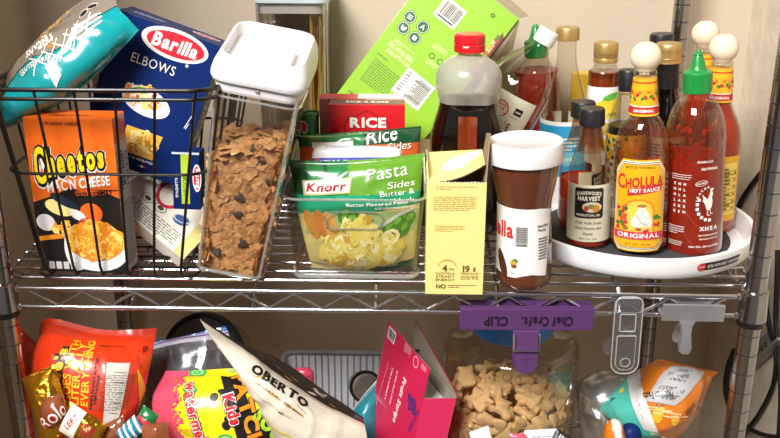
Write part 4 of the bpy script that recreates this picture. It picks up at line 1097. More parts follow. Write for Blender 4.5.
for i in range(12): s_.ell(g.uniform(-.016, .016), z0+H*g.uniform(.235, .275), .0026, .0020, ink(g.choice(('cc2430', '3a7a34', 'e0c04a', 'd8422a'))), 9.6+.02*i, 0, 9)
for i in range(10): s_.ell(.021+g.uniform(-.003, .004), z0+H*g.uniform(.28, .42), .0022, .0018, ink(g.choice(('3a7a34', 'cc2430', '4f8a2c'))), 9+.02*i, 0, 9)
s_.rect(-.030, z0+H*.145, .030, z0+H*.225, ink('d8224a'), 10); s_.text('ORIGINAL', 0, z0+H*.185, wht, w=.050, h=.0062, bold=.03, layer=11, gap=.10)
s_.text('12 FL OZ - 355 mL', 0, z0+H*.085, ink('8a5a10'), w=.030, h=.003, layer=6)
mb.build('label', B.o)

B = ball_sauce('ball_cap_sauce', 'full red wooden-ball-topped sauce bottle behind the green-tipped bottle at the turntable edge', 707, 725.4, 33, .188, [(22, 222), (25, 220), (25.5, 215), (25.5, 150), (25.3, 142), (24.4, 133), (21.5, 122), (15.5, 110), (12.6, 102)], (100, 12, 67.5, 10.3), (48, 14.6), [(21, 221), (25, 219), (25, 150), (24.8, 142), (24, 133), (21, 122), (15, 110), (12, 101), (11, 90), (10, 72)], 2)
mb = MB(); s_, rm = B.wrap(mb, [(25.5, 215), (25.5, 150)], .003, .0006); z0, z1 = B.z(213), B.z(150)
s_.rect(.006, z0, .040, z1, 'lab_yellow', 0); s_.facts(.023, (z0+z1)/2, .026, (z1-z0)*.8, ink('6a4a18'), ink('f2d264'), 0, 1, 3, 12); mb.build('label', B.o)
B = ball_sauce('ball_cap_sauce', 'wooden-ball-topped sauce bottle rearmost of the three, mostly hidden behind the others', 692, 706.6, 20, .248, [(20, 206), (23.5, 204), (24, 199), (24, 140), (23.8, 132), (23, 123), (20, 112), (14.5, 98), (11.5, 89)], (86, 11, 54, 9.4), (34, 13.6), [(20, 205), (23.4, 203), (23.4, 140), (23, 123), (19, 112), (14, 98), (11, 88)], 5)

# ------------------------------------------------------------------ green-tipped chilli sauce bottles
def chilli(label, bx, tx, ty, Y, k, prints, fullto, by=None):
    """k scales the pixel widths; rows run from the base to the tip"""
    B = aim(Bottle('chilli_sauce', label, 'bottle', bx, tx, ty, Y, .0125))
    y0, y1 = B.p0[1], ty; r = lambda t: y0+(y1-y0)*t
    bd = [(24, .0), (28, .012), (28.6, .035), (28.6, .40), (28.8, .50), (29.2, .555), (28.8, .60), (26.5, .66), (22, .715), (16.5, .755), (13.4, .775), (12.8, .80)]
    B.part('bottle', [(a*k, r(t)) for a, t in bd], 'glass', 48, smooth=3)
    B.part('sauce', [(a*k, r(t)) for a, t in bd if t <= fullto]+[(28*k, r(fullto))], 'sriracha', 48, smooth=3, dr=-.0013)
    if fullto < .7: B.part('residue', [(28.5*k, r(fullto)), (29.0*k, r(.555)), (28.5*k, r(.60)), (26.2*k, r(.66)), (21.7*k, r(.715))], 'glass_smear', 40, smooth=3, dr=-.001, caps=(False, False))
    if fullto < .7:
        mb = MB(); s_, rm = B.wrap(mb, [(28.6*k, r(.35)), (28.6*k, r(.42)), (28.8*k, r(.50)), (29.2*k, r(.555)), (28.8*k, r(.60)), (26.5*k, r(.66))], .003, -.0010); g = random.Random(8)
        for i in range(70): s_.ell(g.uniform(-.045, .045), B.z(r(fullto+.17*g.random()**1.8)), g.uniform(.0015, .0055), g.uniform(.001, .0035), 'sriracha', 0, g.uniform(0, 90), 9)
        mb.build('splashes', B.o)
    mb = MB(); mb.lathe(B.prof([(13.2*k, r(.785)), (14.4*k, r(.79)), (14.4*k, r(.885)), (13.2*k, r(.893)), (10*k, r(.897)), (8.6*k, r(.905)), (7.2*k, r(.925)), (5.0*k, r(.968)), (4.3*k, r(.975)), (5.0*k, r(.978)), (4.6*k, r(.984)), (2.9*k, r(.990)), (2.2*k, r(1.0))]), 'cap_green', 40, mod=lambda a, r_, z: r_*(1+.012*math.cos(24*a)) if B.z(r(.79)) < z < B.z(r(.886)) else r_)
    mb.build('nozzle_cap', B.o)
    if prints:
        mb = MB(); s_, rm = B.wrap(mb, [(28.6*k, r(.03)), (28.6*k, r(.40)), (28.8*k, r(.50)), (29*k, r(.555))], .003, .0003)
        z = lambda py: B.z(py)
        iw = ink('efe4dc')
        s_.text('CHAIN LOC', .013, z(154), iw, w=.020, h=.0030, bold=.04, layer=1); s_.text('HUYFONG', .0190, z(161), iw, w=.021, h=.0034, bold=.05, layer=1)
        for i in range(3):
            for j in range(6): s_.text('ENHLAX'[(i+j) % 6], -.024+i*.0065, z(176+j*5.4), iw, h=.0036, bold=.04, layer=1)
        # strutting rooster
        x, y = .017, z(196)
        s_.poly([(x+a*.001, y+b_*.001) for a, b_ in ((-1, -6), (3, -7), (6, -3), (7, 3), (6, 10), (7.5, 13), (6.5, 17), (5, 19), (3.6, 17.5), (2.6, 13), (0, 7), (-3, 10), (-7, 14), (-5, 8), (-6.5, 6), (-3.5, 2))], iw, 1)
        for a in (4.2, 5.6, 7): s_.ell(x+a*.001, y+.0195, .0010, .0016, iw, 1, -20, 10)
        s_.line([(x+.001, y-.006), (x, y-.013), (x+.004, y-.014)], .0010, iw, 1); s_.line([(x+.004, y-.006), (x+.0045, y-.012), (x+.008, y-.012)], .0010, iw, 1)
        for i in range(7):
            a = R(150+i*20); s_.rrect(x+.0035+.016*math.cos(a)-.0019, y-.002+.018*math.sin(a)-.002, x+.0035+.016*math.cos(a)+.0019, y-.002+.018*math.sin(a)+.002, .0005, iw, 1)
        for i, ch in enumerate('SRIRACHA'): a = R(205-i*15); s_.text(ch, x+.0035+.0165*math.cos(a), y+.004+.019*math.sin(a), iw, h=.0030, rot=math.degrees(a)-90, bold=.04, layer=1)
        s_.ell(x-.008, y+.028, .0075, .0035, iw, 1, 12, 24, .86); s_.text('SAUCE', x-.008, y+.028, iw, w=.010, h=.0022, rot=12, bold=.04, layer=1)
        for i in range(4): s_.text('XHEA'[i], x-.006+i*.0062, z(219), iw, h=.0055, bold=.05, layer=1)
        s_.text('HUY FONG FOODS INC', x+.004, z(225.5), iw, w=.028, h=.0022, bold=.04, layer=1); s_.text('4800 AZUSA CANYON RD', x+.004, z(229), iw, w=.026, h=.0020, bold=.03, layer=1)
        s_.text('Net Wt. 28 oz (793g)', x-.001, z(236.5), iw, w=.040, h=.0034, bold=.04, layer=1)
        s_.para(-.021, z(221), .022, .012, 4, iw, fill=.35); s_.para(-.022, z(234), .020, .007, 3, iw, fill=.35); s_.para(-.016, z(169), .026, .008, 3, iw, fill=.3)
        mb.build('printing', B.o)
    return B
chilli('green-tipped chilli sauce bottle printed with a white rooster at the front of the turntable', 692, 698.5, 50, .116, 1.0, True, .47)
chilli('green-tipped chilli sauce bottle half hidden behind the tilted vinegar bottle', 538, 535.5, 24, .405, .80, False, .70)

# ------------------------------------------------------------------ small black-capped onion hot sauces
def onion(label, bx, tx, ty, Y, dx, turn, sc=1.0):
    B = aim(Bottle('onion_sauce', label, 'bottle', bx, tx, ty, Y, .0125), turn)
    y0 = B.p0[1]; r = lambda t: y0+(ty-y0)*t; k = sc
    B.part('glass', [(18*k, 0 or r(0)), (20.8*k, r(.015)), (21.2*k, r(.05)), (21.2*k, r(.47)), (20.8*k, r(.53)), (18.6*k, r(.60)), (15.2*k, r(.67)), (12.2*k, r(.745)), (10.6*k, r(.82)), (10.2*k, r(.86))], 'glass', 40, smooth=3)
    B.part('sauce', [(17.5*k, r(.004)), (20.6*k, r(.02)), (20.8*k, r(.05)), (20.8*k, r(.36)), (20.6*k, r(.37))] if turn else [(17.5*k, r(.004)), (20.6*k, r(.02)), (20.8*k, r(.05)), (20.8*k, r(.30)), (20.6*k, r(.31))], 'hot_sauce', 40, smooth=2, dr=-.0012)
    B.part('residue', [(15*k, r(.67)), (12*k, r(.745)), (10.4*k, r(.82)), (10*k, r(.86))], 'glass_smear', 32, smooth=2, dr=-.0008, caps=(False, False))
    mb = MB(); mb.lathe(B.prof([(11.6*k, r(.855)), (12.6*k, r(.862)), (12.6*k, r(.965)), (11.8*k, r(.978)), (3, r(.98))]), 'cap_black', 36, mod=lambda a, r_, z: r_*(1+.02*math.cos(36*a)) if z < B.z(r(.965)) else r_); mb.build('cap', B.o)
    mb = MB(); s_, rm = B.wrap(mb, [(21.2*k, r(.04)), (21.2*k, r(.47))], .003, .0006); z0, z1 = B.z(r(.055)), B.z(r(.46)); H = z1-z0
    s_.rect(-.036, z0, .036, z1, 'lab_cream', 0)
    s_.rrect(-.0185, z0+H*.42, .0185, z0+H*.95, .003, ink('1b1512'), 1)
    s_.text("SHAREWOOD'S", 0, z0+H*.87, ink('e9e2c8'), w=.031, h=.0048, bold=.04, layer=2, warp=lambda x, y: (x, y-8*x*x)); s_.text('HARVEST', 0, z0+H*.77, ink('f2ecd6'), w=.028, h=.0060, bold=.05, layer=2)
    s_.ell(.004, z0+H*.62, .012, .0068, ink('d9d2b8'), 2); s_.ell(.009, z0+H*.60, .0045, .005, ink('d88a2a'), 3); s_.ell(.003, z0+H*.63, .0045, .003, ink('7a8a3a'), 3); s_.ell(-.003, z0+H*.60, .003, .0035, ink('c2402a'), 3)
    s_.text('PENDLETON, OR.', 0, z0+H*.475, ink('e9e2c8'), w=.030, h=.0036, bold=.03, layer=2)
    for i, (t_, w_) in enumerate((('Walla Walla Sweet', .034), ('Onion Picante Hot', .034), ('Sauce', .012))): s_.text(t_, 0, z0+H*(.34-.095*i), ink('4a4232'), w=w_, h=.0040, shear=.25, layer=1)
    s_.text('NET 5 FL OZ', 0, z0+H*.055, ink('4a4232'), w=.022, h=.0022, layer=1)
    mb.build('label', B.o); return B
onion('small black-capped sauce bottle showing a cream label with a dark picture panel', 587.5, 592.6, 105, .124, 0, 0.0)
onion('small black-capped sauce bottle behind its twin, with its label turned aside', 577.5, 583.8, 98.5, .190, 0, 1.25, .96)
# ------------------------------------------------------------------ tilted vinegar bottle
B = aim(Bottle('vinegar_bottle', 'white-capped vinegar bottle tilted to one side behind the syrup jug', 'bottle', 455, 550.5, 29, .275, 0, by=196))
al = lambda d: 44+.872*d                     # photo row at d pixels down the axis from the cap
flute = lambda a, r, z: r*(1+.035*math.cos(14*a)*max(0, min(1, (z-B.z(al(46)))/.01))*max(0, min(1, (B.z(al(4))-z)/.01)))
bd = [(28, 195), (33.5, 192), (34.5, 186), (34.5, al(90)), (34.5, al(56)), (33.4, al(44)), (29.5, al(34)), (21.5, al(21)), (13, al(9)), (9.6, al(2)), (9.2, al(-3))]
B.part('glass', bd, 'glass', 56, smooth=4, mod=flute)
B.part('vinegar', [(27.5, 194.5), (33, 191.5), (33.8, 186), (33.8, al(90)), (33.8, al(82))], 'amber', 40, smooth=2, dr=-.0012)
mb = MB(); mb.lathe(B.prof([(9.8, al(-.5)), (10.6, al(-1)), (10.6, al(-14)), (9.8, al(-15.8)), (2, al(-16))]), 'cap_white', 36, mod=lambda a, r, z: r*(1+.02*math.cos(40*a))); mb.build('cap', B.o)
mb = MB(); s_, rm = B.wrap(mb, [(34.5, al(125)), (34.5, al(54))], .003, .0006); z0, z1 = B.z(al(120)), B.z(al(53))
s_.rect(-.075, z0, .040, z1, 'lab_cream', 0)
zc = B.z(al(70)); s_.ell(-.006, zc, .0115, .0115, cr_, 1, 0, 32, .84)
for i, t_ in enumerate(('NEVER', 'FROM', 'CONCENTRATE')): s_.text(t_, -.006, zc+.0055-.005*i, cr_, w=(.013, .011, .018)[i], h=.0035 if i < 2 else .0028, bold=.04, layer=1)
s_.text('OUR ORGANIC', .017, zc-.004, ink('4a4036'), w=.012, h=.0018, layer=1); s_.rect(.013, zc+.000, .025, zc+.010, ink('2c2622'), 1); s_.rect(.015, zc+.004, .023, zc+.0055, wht, 2)
s_.text('APPLE', .003, zc-.019, ink('9a2420'), w=.030, h=.011, bold=.02, layer=1); s_.text('CIDER', .003, zc-.034, ink('9a2420'), w=.030, h=.009, bold=.02, layer=1)
mb.build('label', B.o)

# ------------------------------------------------------------------ clear bottle with gold cap and blue label
B = aim(Bottle('gold_cap_bottle', 'tall clear gold-capped bottle with a blue and white label', 'bottle', 562, 568, 26, .345, .0005))
bd = [(20, 203), (23.6, 201), (24.2, 196), (24.2, 128), (23.6, 118), (21.8, 106), (18.6, 92), (14.5, 78), (11, 66), (9.6, 56), (9.4, 42), (9.8, 40)]
B.part('glass', bd, 'glass', 48, smooth=4)
mb = MB(); mb.lathe(B.prof([(10.5, 40), (11.8, 39.6), (11.8, 29), (11, 27.2), (2, 27)]), 'cap_gold', 40); mb.build('cap', B.o)
mb = MB(); s_, rm = B.wrap(mb, [(24.2, 199), (24.2, 121), (23.4, 115)], .003, .0008); z0, z1 = B.z(192), B.z(116.5); H = z1-z0
s_.rect(-.11, z0, .11, z1, 'paper_white', 0); s_.rect(-.11, z0+H*.30, .11, z0+H*.95, ink('2f9ccb'), 1); s_.rect(-.11, z0+H*.45, .11, z0+H*.62, ink('7cc4de'), 2)
s_.para(.008, z0+H*.72, .034, H*.18, 4, wht, fill=.45, layer=2); s_.text('ORGANIC', 0, z0+H*.53, wht, w=.034, h=.006, layer=3); s_.rect(-.11, z0, .11, z0+H*.10, ink('c9a54a'), 1)
mb.build('label', B.o)

# ------------------------------------------------------------------ square-shouldered amber bottle
B = aim(Bottle('amber_bottle', 'square-shouldered amber bottle with a gold cap and yellow-banded white label', 'bottle', 599, 606.5, 41, .255, .0125))
bd = [(13, B.p0[1]), (16, B.p0[1]-2), (16.4, B.p0[1]-6), (16.4, 82), (16.2, 75), (15, 70), (12.2, 67.4), (11, 65.5), (10.8, 61)]
B.part('glass', bd, 'glass', 40, smooth=3)
mat('amber_syrup', '7e2e08', .2, coat=.8, vary=.12, vs=25)
B.part('syrup', [(q[0], q[1]) for q in bd[:5]]+[(15, 70.5)], 'amber_syrup', 36, smooth=2, dr=-.0014)
mb = MB(); mb.lathe(B.prof([(11, 62), (12.1, 61.5), (12.1, 58), (11.7, 57), (12.1, 56), (12.1, 44), (11.2, 42.2), (2, 42)]), 'cap_gold', 40); s_, rm = B.wrap(mb, [(12.1, 56), (12.1, 44)], .003, .0002); s_.text("TRADER JOE'S", 0, B.z(53), ink('8a6a30'), w=.020, h=.003, bold=.04, layer=1); mb.build('cap', B.o)
mb = MB(); s_, rm = B.wrap(mb, [(16.5, 180), (16.5, 83)], .003, .0006); z0, z1 = B.z(160), B.z(84); H = z1-z0
s_.rect(-.06, z0, .06, z1, 'paper_white', 0)
s_.poly([(-.024, z0+H*.70), (-.01, z0+H*.80), (.012, z0+H*.90), (.024, z0+H*.94), (.024, z0+H*.70)], ink('f0c832'), 1); s_.ell(.010, z0+H*.88, .012, .0045, ink('5fae3a'), 2, 18)
s_.rect(-.024, z0+H*.60, .024, z0+H*.70, ink('ecd25a'), 1); s_.text("TRADER JOE'S", 0, z0+H*.655, ink('8a6420'), w=.034, h=.0055, bold=.03, layer=3); s_.text('17', .002, z0+H*.47, ink('f0c832'), h=.017, bold=.06, layer=3); s_.rect(-.024, z0+H*.2, .024, z0+H*.34, ink('f0c832'), 1)
mb.build('label', B.o)

# ------------------------------------------------------------------ clear bottle with a black cap behind the front sauce
B = aim(Bottle('black_cap_bottle', 'clear bottle with a black cap and a pictured label squeezed behind the front wooden-ball-topped sauce', 'bottle', 624, 629, 68, .205, .0125))
b0 = B.p0[1]
bd = [(17, b0), (19.2, b0-2), (19.6, b0-6), (19.6, 135), (19.2, 126), (17.6, 115), (14, 104), (11, 96), (9.6, 91)]
B.part('glass', bd, 'glass', 40, smooth=3)
B.part('vinegar', [(16.5, b0-.5), (18.8, b0-2.5), (19, b0-6), (19, 135), (18.8, 127), (18.2, 124)], 'dark_fill', 36, smooth=2, dr=-.0012)
mb = MB(); mb.lathe(B.prof([(9.8, 93), (10.2, 92.5), (10.2, 90.5), (9.8, 90)]), 'cap_gold', 36); mb.build('collar', B.o)
mb = MB(); mb.lathe(B.prof([(9.6, 90.5), (10, 90), (10, 71), (9.2, 69.5), (2, 69)]), 'cap_black', 36); mb.build('cap', B.o)
mb = MB(); s_, rm = B.wrap(mb, [(19.6, b0), (19.6, 128)], .003, .0006); z0, z1 = B.z(b0-9), B.z(131); H = z1-z0
s_.rect(-.055, z0, .03, z1, ink('ddd2a8'), 0); s_.rect(-.055, z0+H*.72, .03, z1, ink('e2b32a'), 1); g = random.Random(9)
for i in range(70): s_.ell(g.uniform(-.045, .0), z0+H*g.uniform(.35, .97), .0035, .0028, ink(g.choice(('4f7a2c', 'c2402a', 'e0b53a', '2e4a24', 'ead9a0', '7a3a1c'))), 2+.02*i, g.uniform(0, 90), 8)
s_.rect(-.045, z0+H*.08, .0, z0+H*.30, ink('eceadf'), 4); s_.barcode(-.022, z0+H*.19, .018, H*.2, ink('2a2826'), None, 90, 5); mb.build('label', B.o)

# ------------------------------------------------------------------ dark oil bottles
B = aim(Bottle('dark_oil_bottle', 'dark bottle with a black neck sleeve and a ridged gold cap', 'bottle', 661, 669, 41, .237, .0125))
b0 = B.p0[1]
bd = [(18, b0), (21, b0-2), (21.3, b0-6), (21.3, 150), (21, 136), (19.4, 122), (15.4, 108), (11.8, 96), (10.6, 86), (10.4, 60)]
mat('oil_dark', '1c2212', .3, coat=.6)
B.part('glass', bd, 'glass_dark', 40, smooth=3); B.part('oil', [(17.5, b0-.5), (20.4, b0-2.5), (20.7, b0-6), (20.7, 150), (20.4, 136), (18.8, 122), (14.8, 108), (11.4, 98)], 'oil_dark', 36, smooth=3, dr=-.0014)
mb = MB(); mb.lathe(B.prof([(11.6, 87), (11.5, 86), (11.0, 64), (11.2, 62)]), 'blackplastic', 36); mb.build('neck_sleeve', B.o)
mb = MB(); mb.lathe(B.prof([(11.4, 62.5), (12.8, 62), (12.2, 59), (12.8, 57.5), (12.3, 56), (12.9, 54), (12.4, 52.2), (13, 50.5), (13, 44.5), (12, 43), (2, 42.8)]), 'cap_gold', 40); mb.build('cap', B.o)
mb = MB(); s_, rm = B.wrap(mb, [(21.4, 200), (21.4, 150), (21.1, 136), (19.8, 124)], .003, .0006); z0, z1 = B.z(190), B.z(126); H = z1-z0
s_.rect(-.04, z0, .04, z1, ink('dcd2be'), 0); s_.rect(-.04, z0+H*.90, .04, z1, ink('a8261e'), 1); s_.para(0, z0+H*.72, .05, H*.2, 4, ink('5a2c22'), fill=.5); s_.rect(-.04, z0+H*.40, .04, z0+H*.52, ink('a8261e'), 1); mb.build('label', B.o)
B = aim(Bottle('dark_oil_bottle', 'plain black-capped dark bottle rearmost beside the back shelf post', 'bottle', 656, 662, 31, .382, .0005))
b0 = B.p0[1]
B.part('glass', [(17, b0), (19.5, b0-2), (19.8, b0-6), (19.8, 120), (19, 105), (15, 88), (11, 74), (10, 64), (9.8, 42)], 'glass_dark', 36, smooth=3); B.part('oil', [(16, b0-1), (18.6, b0-3), (18.8, b0-6), (18.8, 120), (18, 106), (14.2, 89)], 'oil_dark', 32, smooth=2, dr=-.0012)
mb = MB(); mb.lathe(B.prof([(10.4, 58), (11.8, 57), (11.9, 36), (11, 33.5), (2, 33.2)]), 'cap_black', 36); mb.build('cap', B.o)
# ------------------------------------------------------------------ yellow carton at the back
mat('mustard', 'e4b71e', .45, coat=.3)
BL = on(566, .455, .0005); c = Carton(BL, on(590, .455, .0005)+V((0, -.004, 0)), P(570.5, 74, .455), .03, 'mustard'); c.front.rect(.002, c.h*.2, c.w-.002, c.h*.5, ink('d9a414'), 1); c.done('mustard_carton', 'plain mustard yellow carton at the back wall behind the gold-capped bottles', 'food box')
# ------------------------------------------------------------------ things on the lower shelf
def PXP(px, py, X):
    d = ray(px, py); return CAM+d*((X-CAM.x)/d.x)
def low(px, Y, z=ZLOW+.003): return on(px, Y, z)
# orange peanut-butter-cup bag
mat('orange_film', 'e0380f', .28, coat=.7, vary=.06, vs=16)
bag = Bag([[(15, 320, .065), (37, 342, .052), (47, 319, .058), (104, 330, .052), (157, 328, .062)],
           [(19, 348, .055), (40, 366, .035), (58, 360, .022), (108, 366, .02), (151, 360, .045)],
           [(29, 385, .045), (54, 398, .02), (76, 398, .008), (112, 402, .008), (143, 395, .035)],
           [(44, 425, .04), (66, 425, .025), (88, 428, .012), (113, 430, .012), (131, 424, .035)],
           [low(66, .07, -.30), low(80, .045, -.30), low(95, .03, -.30), low(113, .03, -.30), low(130, .06, -.30)],
           [low(70, .075), low(82, .06), low(95, .055), low(113, .055), low(128, .07)]], .05, 21, .0026, 20, .6, (.05, .03), .0003)
bag.front((64, 70), 'orange_film'); f = bag.pr()
def line_on(bag, f, s_, pts, m, h, bold=.03, l=3, sp=.0):
    """lettering whose middle runs from one photo point to another"""
    bag.text(f, s_, pts[0], pts[1], h*(1 if h > 1 else 850), m, l, bold)
def quad_on(bag, f, pts, m, l=1): f.poly([bag.uv(*q) for q in pts], m, l)
yt = ink('f0b818')
line_on(bag, f, "Reese's", ((58, 410), (65, 349)), (blk, blk, yt), 10, .05, 2)
line_on(bag, f, 'GOES WITH', ((68, 402), (78, 341)), yt, .0085); line_on(bag, f, 'LITERALLY', ((76, 404), (84.5, 344)), yt, .0085); line_on(bag, f, 'EVERYTHING', ((85, 405), (93, 342)), yt, .0085)
line_on(bag, f, "REESE'S PEANUT BUTTER", ((91, 408), (98, 358)), blk, .003, .03); line_on(bag, f, 'TEMPTATIONS', ((95, 404), (99, 375)), blk, .003, .03)
quad_on(bag, f, ((107, 362.5), (130, 363), (117, 420), (103, 424)), ink('d9d2c8'), 1)
x, y = bag.uv(114.5, 393); f.para(x, y, .026, .062, 22, ink('4a4441'), rot=-10, fill=.3, layer=2); 
for k in range(5): line_on(bag, f, 'IIIIIIIIII', ((112-k*1.4+2, 372+k*10), (126-k*2.2, 372.5+k*10)), ink('5a5451'), .0008)
x, y = bag.uv(113, 347); f.para(x, y, .017, .004, 2, blk, fill=.5)
x, y = bag.uv(145, 349); f.para(x, y, .004, .014, 5, blk, fill=.4, word=.5)
quad_on(bag, f, ((151, 374), (154, 374), (152, 384), (149, 384)), yt, 2)
bag.done('candy_bag', 'orange candy bag with yellow slanted lettering at the left end below', 'candy bag')

# cardboard tray under the loose wrapped candy
mat('gold_foil', 'c78a1e', .22, metal=.85, vary=.12, vs=30, bump=.6, bs=60)
mat('clear_brown', '8a4a2a', .25, coat=.7, vary=.2, vs=40)
mat('green_wrap', '1c7038', .28, coat=.6); mat('teal_wrap', '2a7f9c', .28, coat=.6); mat('paper_wrap', 'ddd6c6', .45, coat=.3)
t0 = P(52, 438, -.05); tz = -.232
T0, T1 = on(33, -.048, tz), on(176, -.048, tz)
b = MB(); w_ = T1.x-T0.x
Mt = Matrix.Translation(V((T0.x, -.075, ZLOW+.002))); hh = tz-ZLOW-.01
b.box((0, 0, 0), (w_, .002, hh), 'card'); b.box((0, .075, 0), (w_, .077, hh), 'card'); b.box((0, .002, 0), (.002, .075, hh), 'card'); b.box((w_-.002, .002, 0), (w_, .075, hh), 'card'); b.box((.002, .002, 0), (w_-.002, .075, .002), 'card'); b.box((.002, .002, hh-.016), (w_-.002, .075, hh-.012), 'card')
tag(b.build('candy_tray', None, Mt), 'cardboard tray under the loose wrapped candies in front of the orange bag', 'tray')
def candy(name, label, c, Y, L, W, rot, m, th=.016, seed=0, printf=None, lean=.5, group=None):
    """wrapped sweet: pillow with crimped ends; L, W in pixels"""
    o = P(c[0], c[1], Y); k = dep(o)/CF; a = R(rot)
    ux = V((math.cos(a), 0, math.sin(a))); uy = V((-math.sin(a), 0, math.cos(a))); uy = (uy+V((0, lean, 0))*uy.z); ux = ux+V((0, lean, 0))*ux.z
    rows = [[o+ux*(i*L*k/2)+uy*(j*W*k/2*(1.0 if abs(i) < .6 else 1.0)) for i in (-1, -.5, .0, .5, 1)] for j in (1, .4, -.4, -1)]
    bg_ = Bag(rows, th, seed, .0013, 60, .6, (.03, .03), 0); bg_.front((26, 22), m); 
    if printf: printf(bg_, bg_.pr(.003))
    return bg_.done(name, label, 'candy', group)
def pr_ro(b_, f): f.text('Rolo', b_.W*.52, b_.H*.42, ink('b3202c'), w=b_.W*.42, h=b_.H*.26, bold=.05, layer=2)
candy('foil_candy', 'gold foil wrapped candy with red lettering below the orange bag', (48, 404), -.035, 62, 34, 112, 'gold_foil', .022, 3, None)
bgp = Bag([[P(38, 403, -.040), P(50, 396, -.046), P(62, 394, -.040)], [P(42, 420, -.048), P(54, 413, -.054), P(66, 410, -.046)], [P(45, 434, -.044), P(57, 430, -.048), P(69, 424, -.042)]], .012, 4, .001, 50)
bgp.front((22, 22), 'clear_brown'); f = bgp.pr(.003); f.text('Rolo', bgp.W*.5, bgp.H*.5, ink('c2202c'), w=bgp.W*.85, h=bgp.H*.36, rot=22, bold=.06, layer=3); f.text('Rolo', bgp.W*.5, bgp.H*.5, wht, w=bgp.W*.80, h=bgp.H*.32, rot=22, bold=.0, layer=4)
bgp.done('foil_candy', 'brown and gold candy wrapper lettered in red leaning on the gold one', 'candy')
def pr_left(b_, f): f.rect(b_.W*.08, b_.H*.0, b_.W*.46, b_.H*1.0, 'paper_wrap', 1); f.text('LEFT', b_.W*.27, b_.H*.5, ink('b3202c'), w=b_.H*.5, h=b_.W*.12, rot=70, bold=.03, layer=2); f.text('TWIX', b_.W*.70, b_.H*.5, ink('b3202c'), w=b_.W*.3, h=b_.H*.4, bold=.05, layer=2)
candy('foil_candy', 'gold candy wrapper with a cream band lettered in red', (82, 427), -.055, 44, 27, -28, 'gold_foil', .016, 5, pr_left)
candy('wrapped_candy', 'crinkled clear brown candy wrapper beside the cream banded one', (112, 431), -.045, 30, 17, 24, 'clear_brown', .012, 6)
def pr_teal(b_, f):
    for k in range(4): f.poly([(b_.W*(.05+.25*k), 0), (b_.W*(.15+.25*k), 0), (b_.W*(.25+.25*k), b_.H), (b_.W*(.15+.25*k), b_.H)], wht, 1)
candy('wrapped_candy', 'teal and white striped candy wrapper at the bottom edge', (130, 431), -.05, 24, 17, 40, 'teal_wrap', .012, 7, pr_teal)
def pr_green(b_, f): f.rect(b_.W*.3, 0, b_.W*.55, b_.H, ink('c8324a'), 1)
candy('wrapped_candy', 'dark green candy wrapper with a red band beside the striped one', (146, 420), -.03, 20, 18, 60, 'green_wrap', .012, 8, pr_green)
candy('wrapped_candy', 'reddish brown round wrapped candy under the pink corner of the yellow bag', (155, 433), -.055, 26, 17, 8, 'clear_brown', .016, 9)

# zip bag of grey something
mat('zip_dark', '8a8b92', .2, metal=.55, coat=.8, vary=.35, vs=28)
mat('zip_blue', '2f74c4', .3, coat=.5); mat('zip_pale', 'd8d4e4', .25, coat=.6)
bag = Bag([[(148, 343, .13), (190, 335, .125), (226, 326, .13)], [(148, 352, .122), (190, 345, .115), (230, 339, .122)], [(146, 385, .11), (190, 385, .09), (238, 380, .11)], [(148, 430, .10), (190, 432, .085), (244, 430, .10)], [low(152, .11, -.33), low(192, .10, -.33), low(245, .11, -.33)], [low(154, .12), low(192, .115), low(243, .12)]], .035, 31, .0045, 26, .5, (.06, .03))
bag.front((54, 60), lambda u, v: 'zip_blue' if v < .10 else ('zip_pale' if v < .17 else 'zip_dark'), 'zip_dark'); f = bag.pr()
f.poly([(bag.W*.0, bag.H*.86), (bag.W, bag.H*.86), (bag.W, bag.H*.875), (0, bag.H*.875)], ink('7a4a8a'), 1)
bag.done('zip_bag', 'grey zip-top bag with a blue seal behind the yellow bag', 'bag')

# clear tub with a black lid lying on its side
b0 = P(202, 357, .23); ax = V((-.22, -.80, .40)).normalized(); M_ = axis(b0, ax)
k = dep(b0)/CF
tubt = thing('food_tub', 'clear round tub with a black lid lying on its side behind the zip bag', 'food container', M_)
b = MB(); b.lathe([(.066, -.012), (.0665, -.002), (.066, .002), (.0635, .004), (.0600, .004), (.0585, .0015), (.002, .0015)], 'blackplastic', 64); mat('lid_grey', '3f3f42', .3, coat=.5); b.lathe([(.0585, .0018), (.002, .0019)], 'lid_grey', 64); b.build('lid', tubt)
b = MB(); b.lathe([(.002, -.075), (.050, -.075), (.054, -.07), (.063, -.010), (.0675, -.009), (.0675, -.003)], 'clear_plastic', 64, caps=(False, False)); b.build('bowl', tubt)

# yellow sour candy bag
mat('sour_yellow', 'f0de12', .28, coat=.6, vary=.05, vs=16); mat('sour_pink', 'e8506a', .28, coat=.6, vary=.06, vs=20)
bag = Bag([[(166, 371, .075), (200, 371, .062), (243, 369, .060), (290, 380, .08)], [(152.5, 400, .045), (196, 402, .022), (245, 404, .03), (300, 412, .055)], [(159, 432, .035), (203, 438, .015), (252, 443, .022), (306, 446, .05)], [low(172, .045, -.30), low(208, .03, -.30), low(255, .035, -.30), low(300, .06, -.30)], [low(180, .055), low(210, .045), low(250, .05), low(290, .065)]], .045, 41, .0024, 20, .55, (.05, .03))
bag.front((60, 60), lambda u, v: 'sour_pink' if u < .25+.02*math.sin(v*60) else 'sour_yellow', 'sour_yellow'); f = bag.pr()
gn, lg = ink('2fa04a'), ink('8ed07a')
for (px_, py_, s_) in ((198, 373.5, 1.0), (191, 390.5, .55), (184, 377, .3), (232, 371, .35), (226, 438, .6)):
    x, y = bag.uv(px_, py_); f.ell(x, y, .016*s_, .012*s_, gn, 1); f.ell(x, y, .011*s_, .008*s_, lg, 2); f.ell(x, y, .007*s_, .005*s_, ink('3aa850' if s_ > .9 else 'e8607a'), 3); f.ell(x, y, .003*s_, .002*s_, lg, 4)
g = random.Random(4)
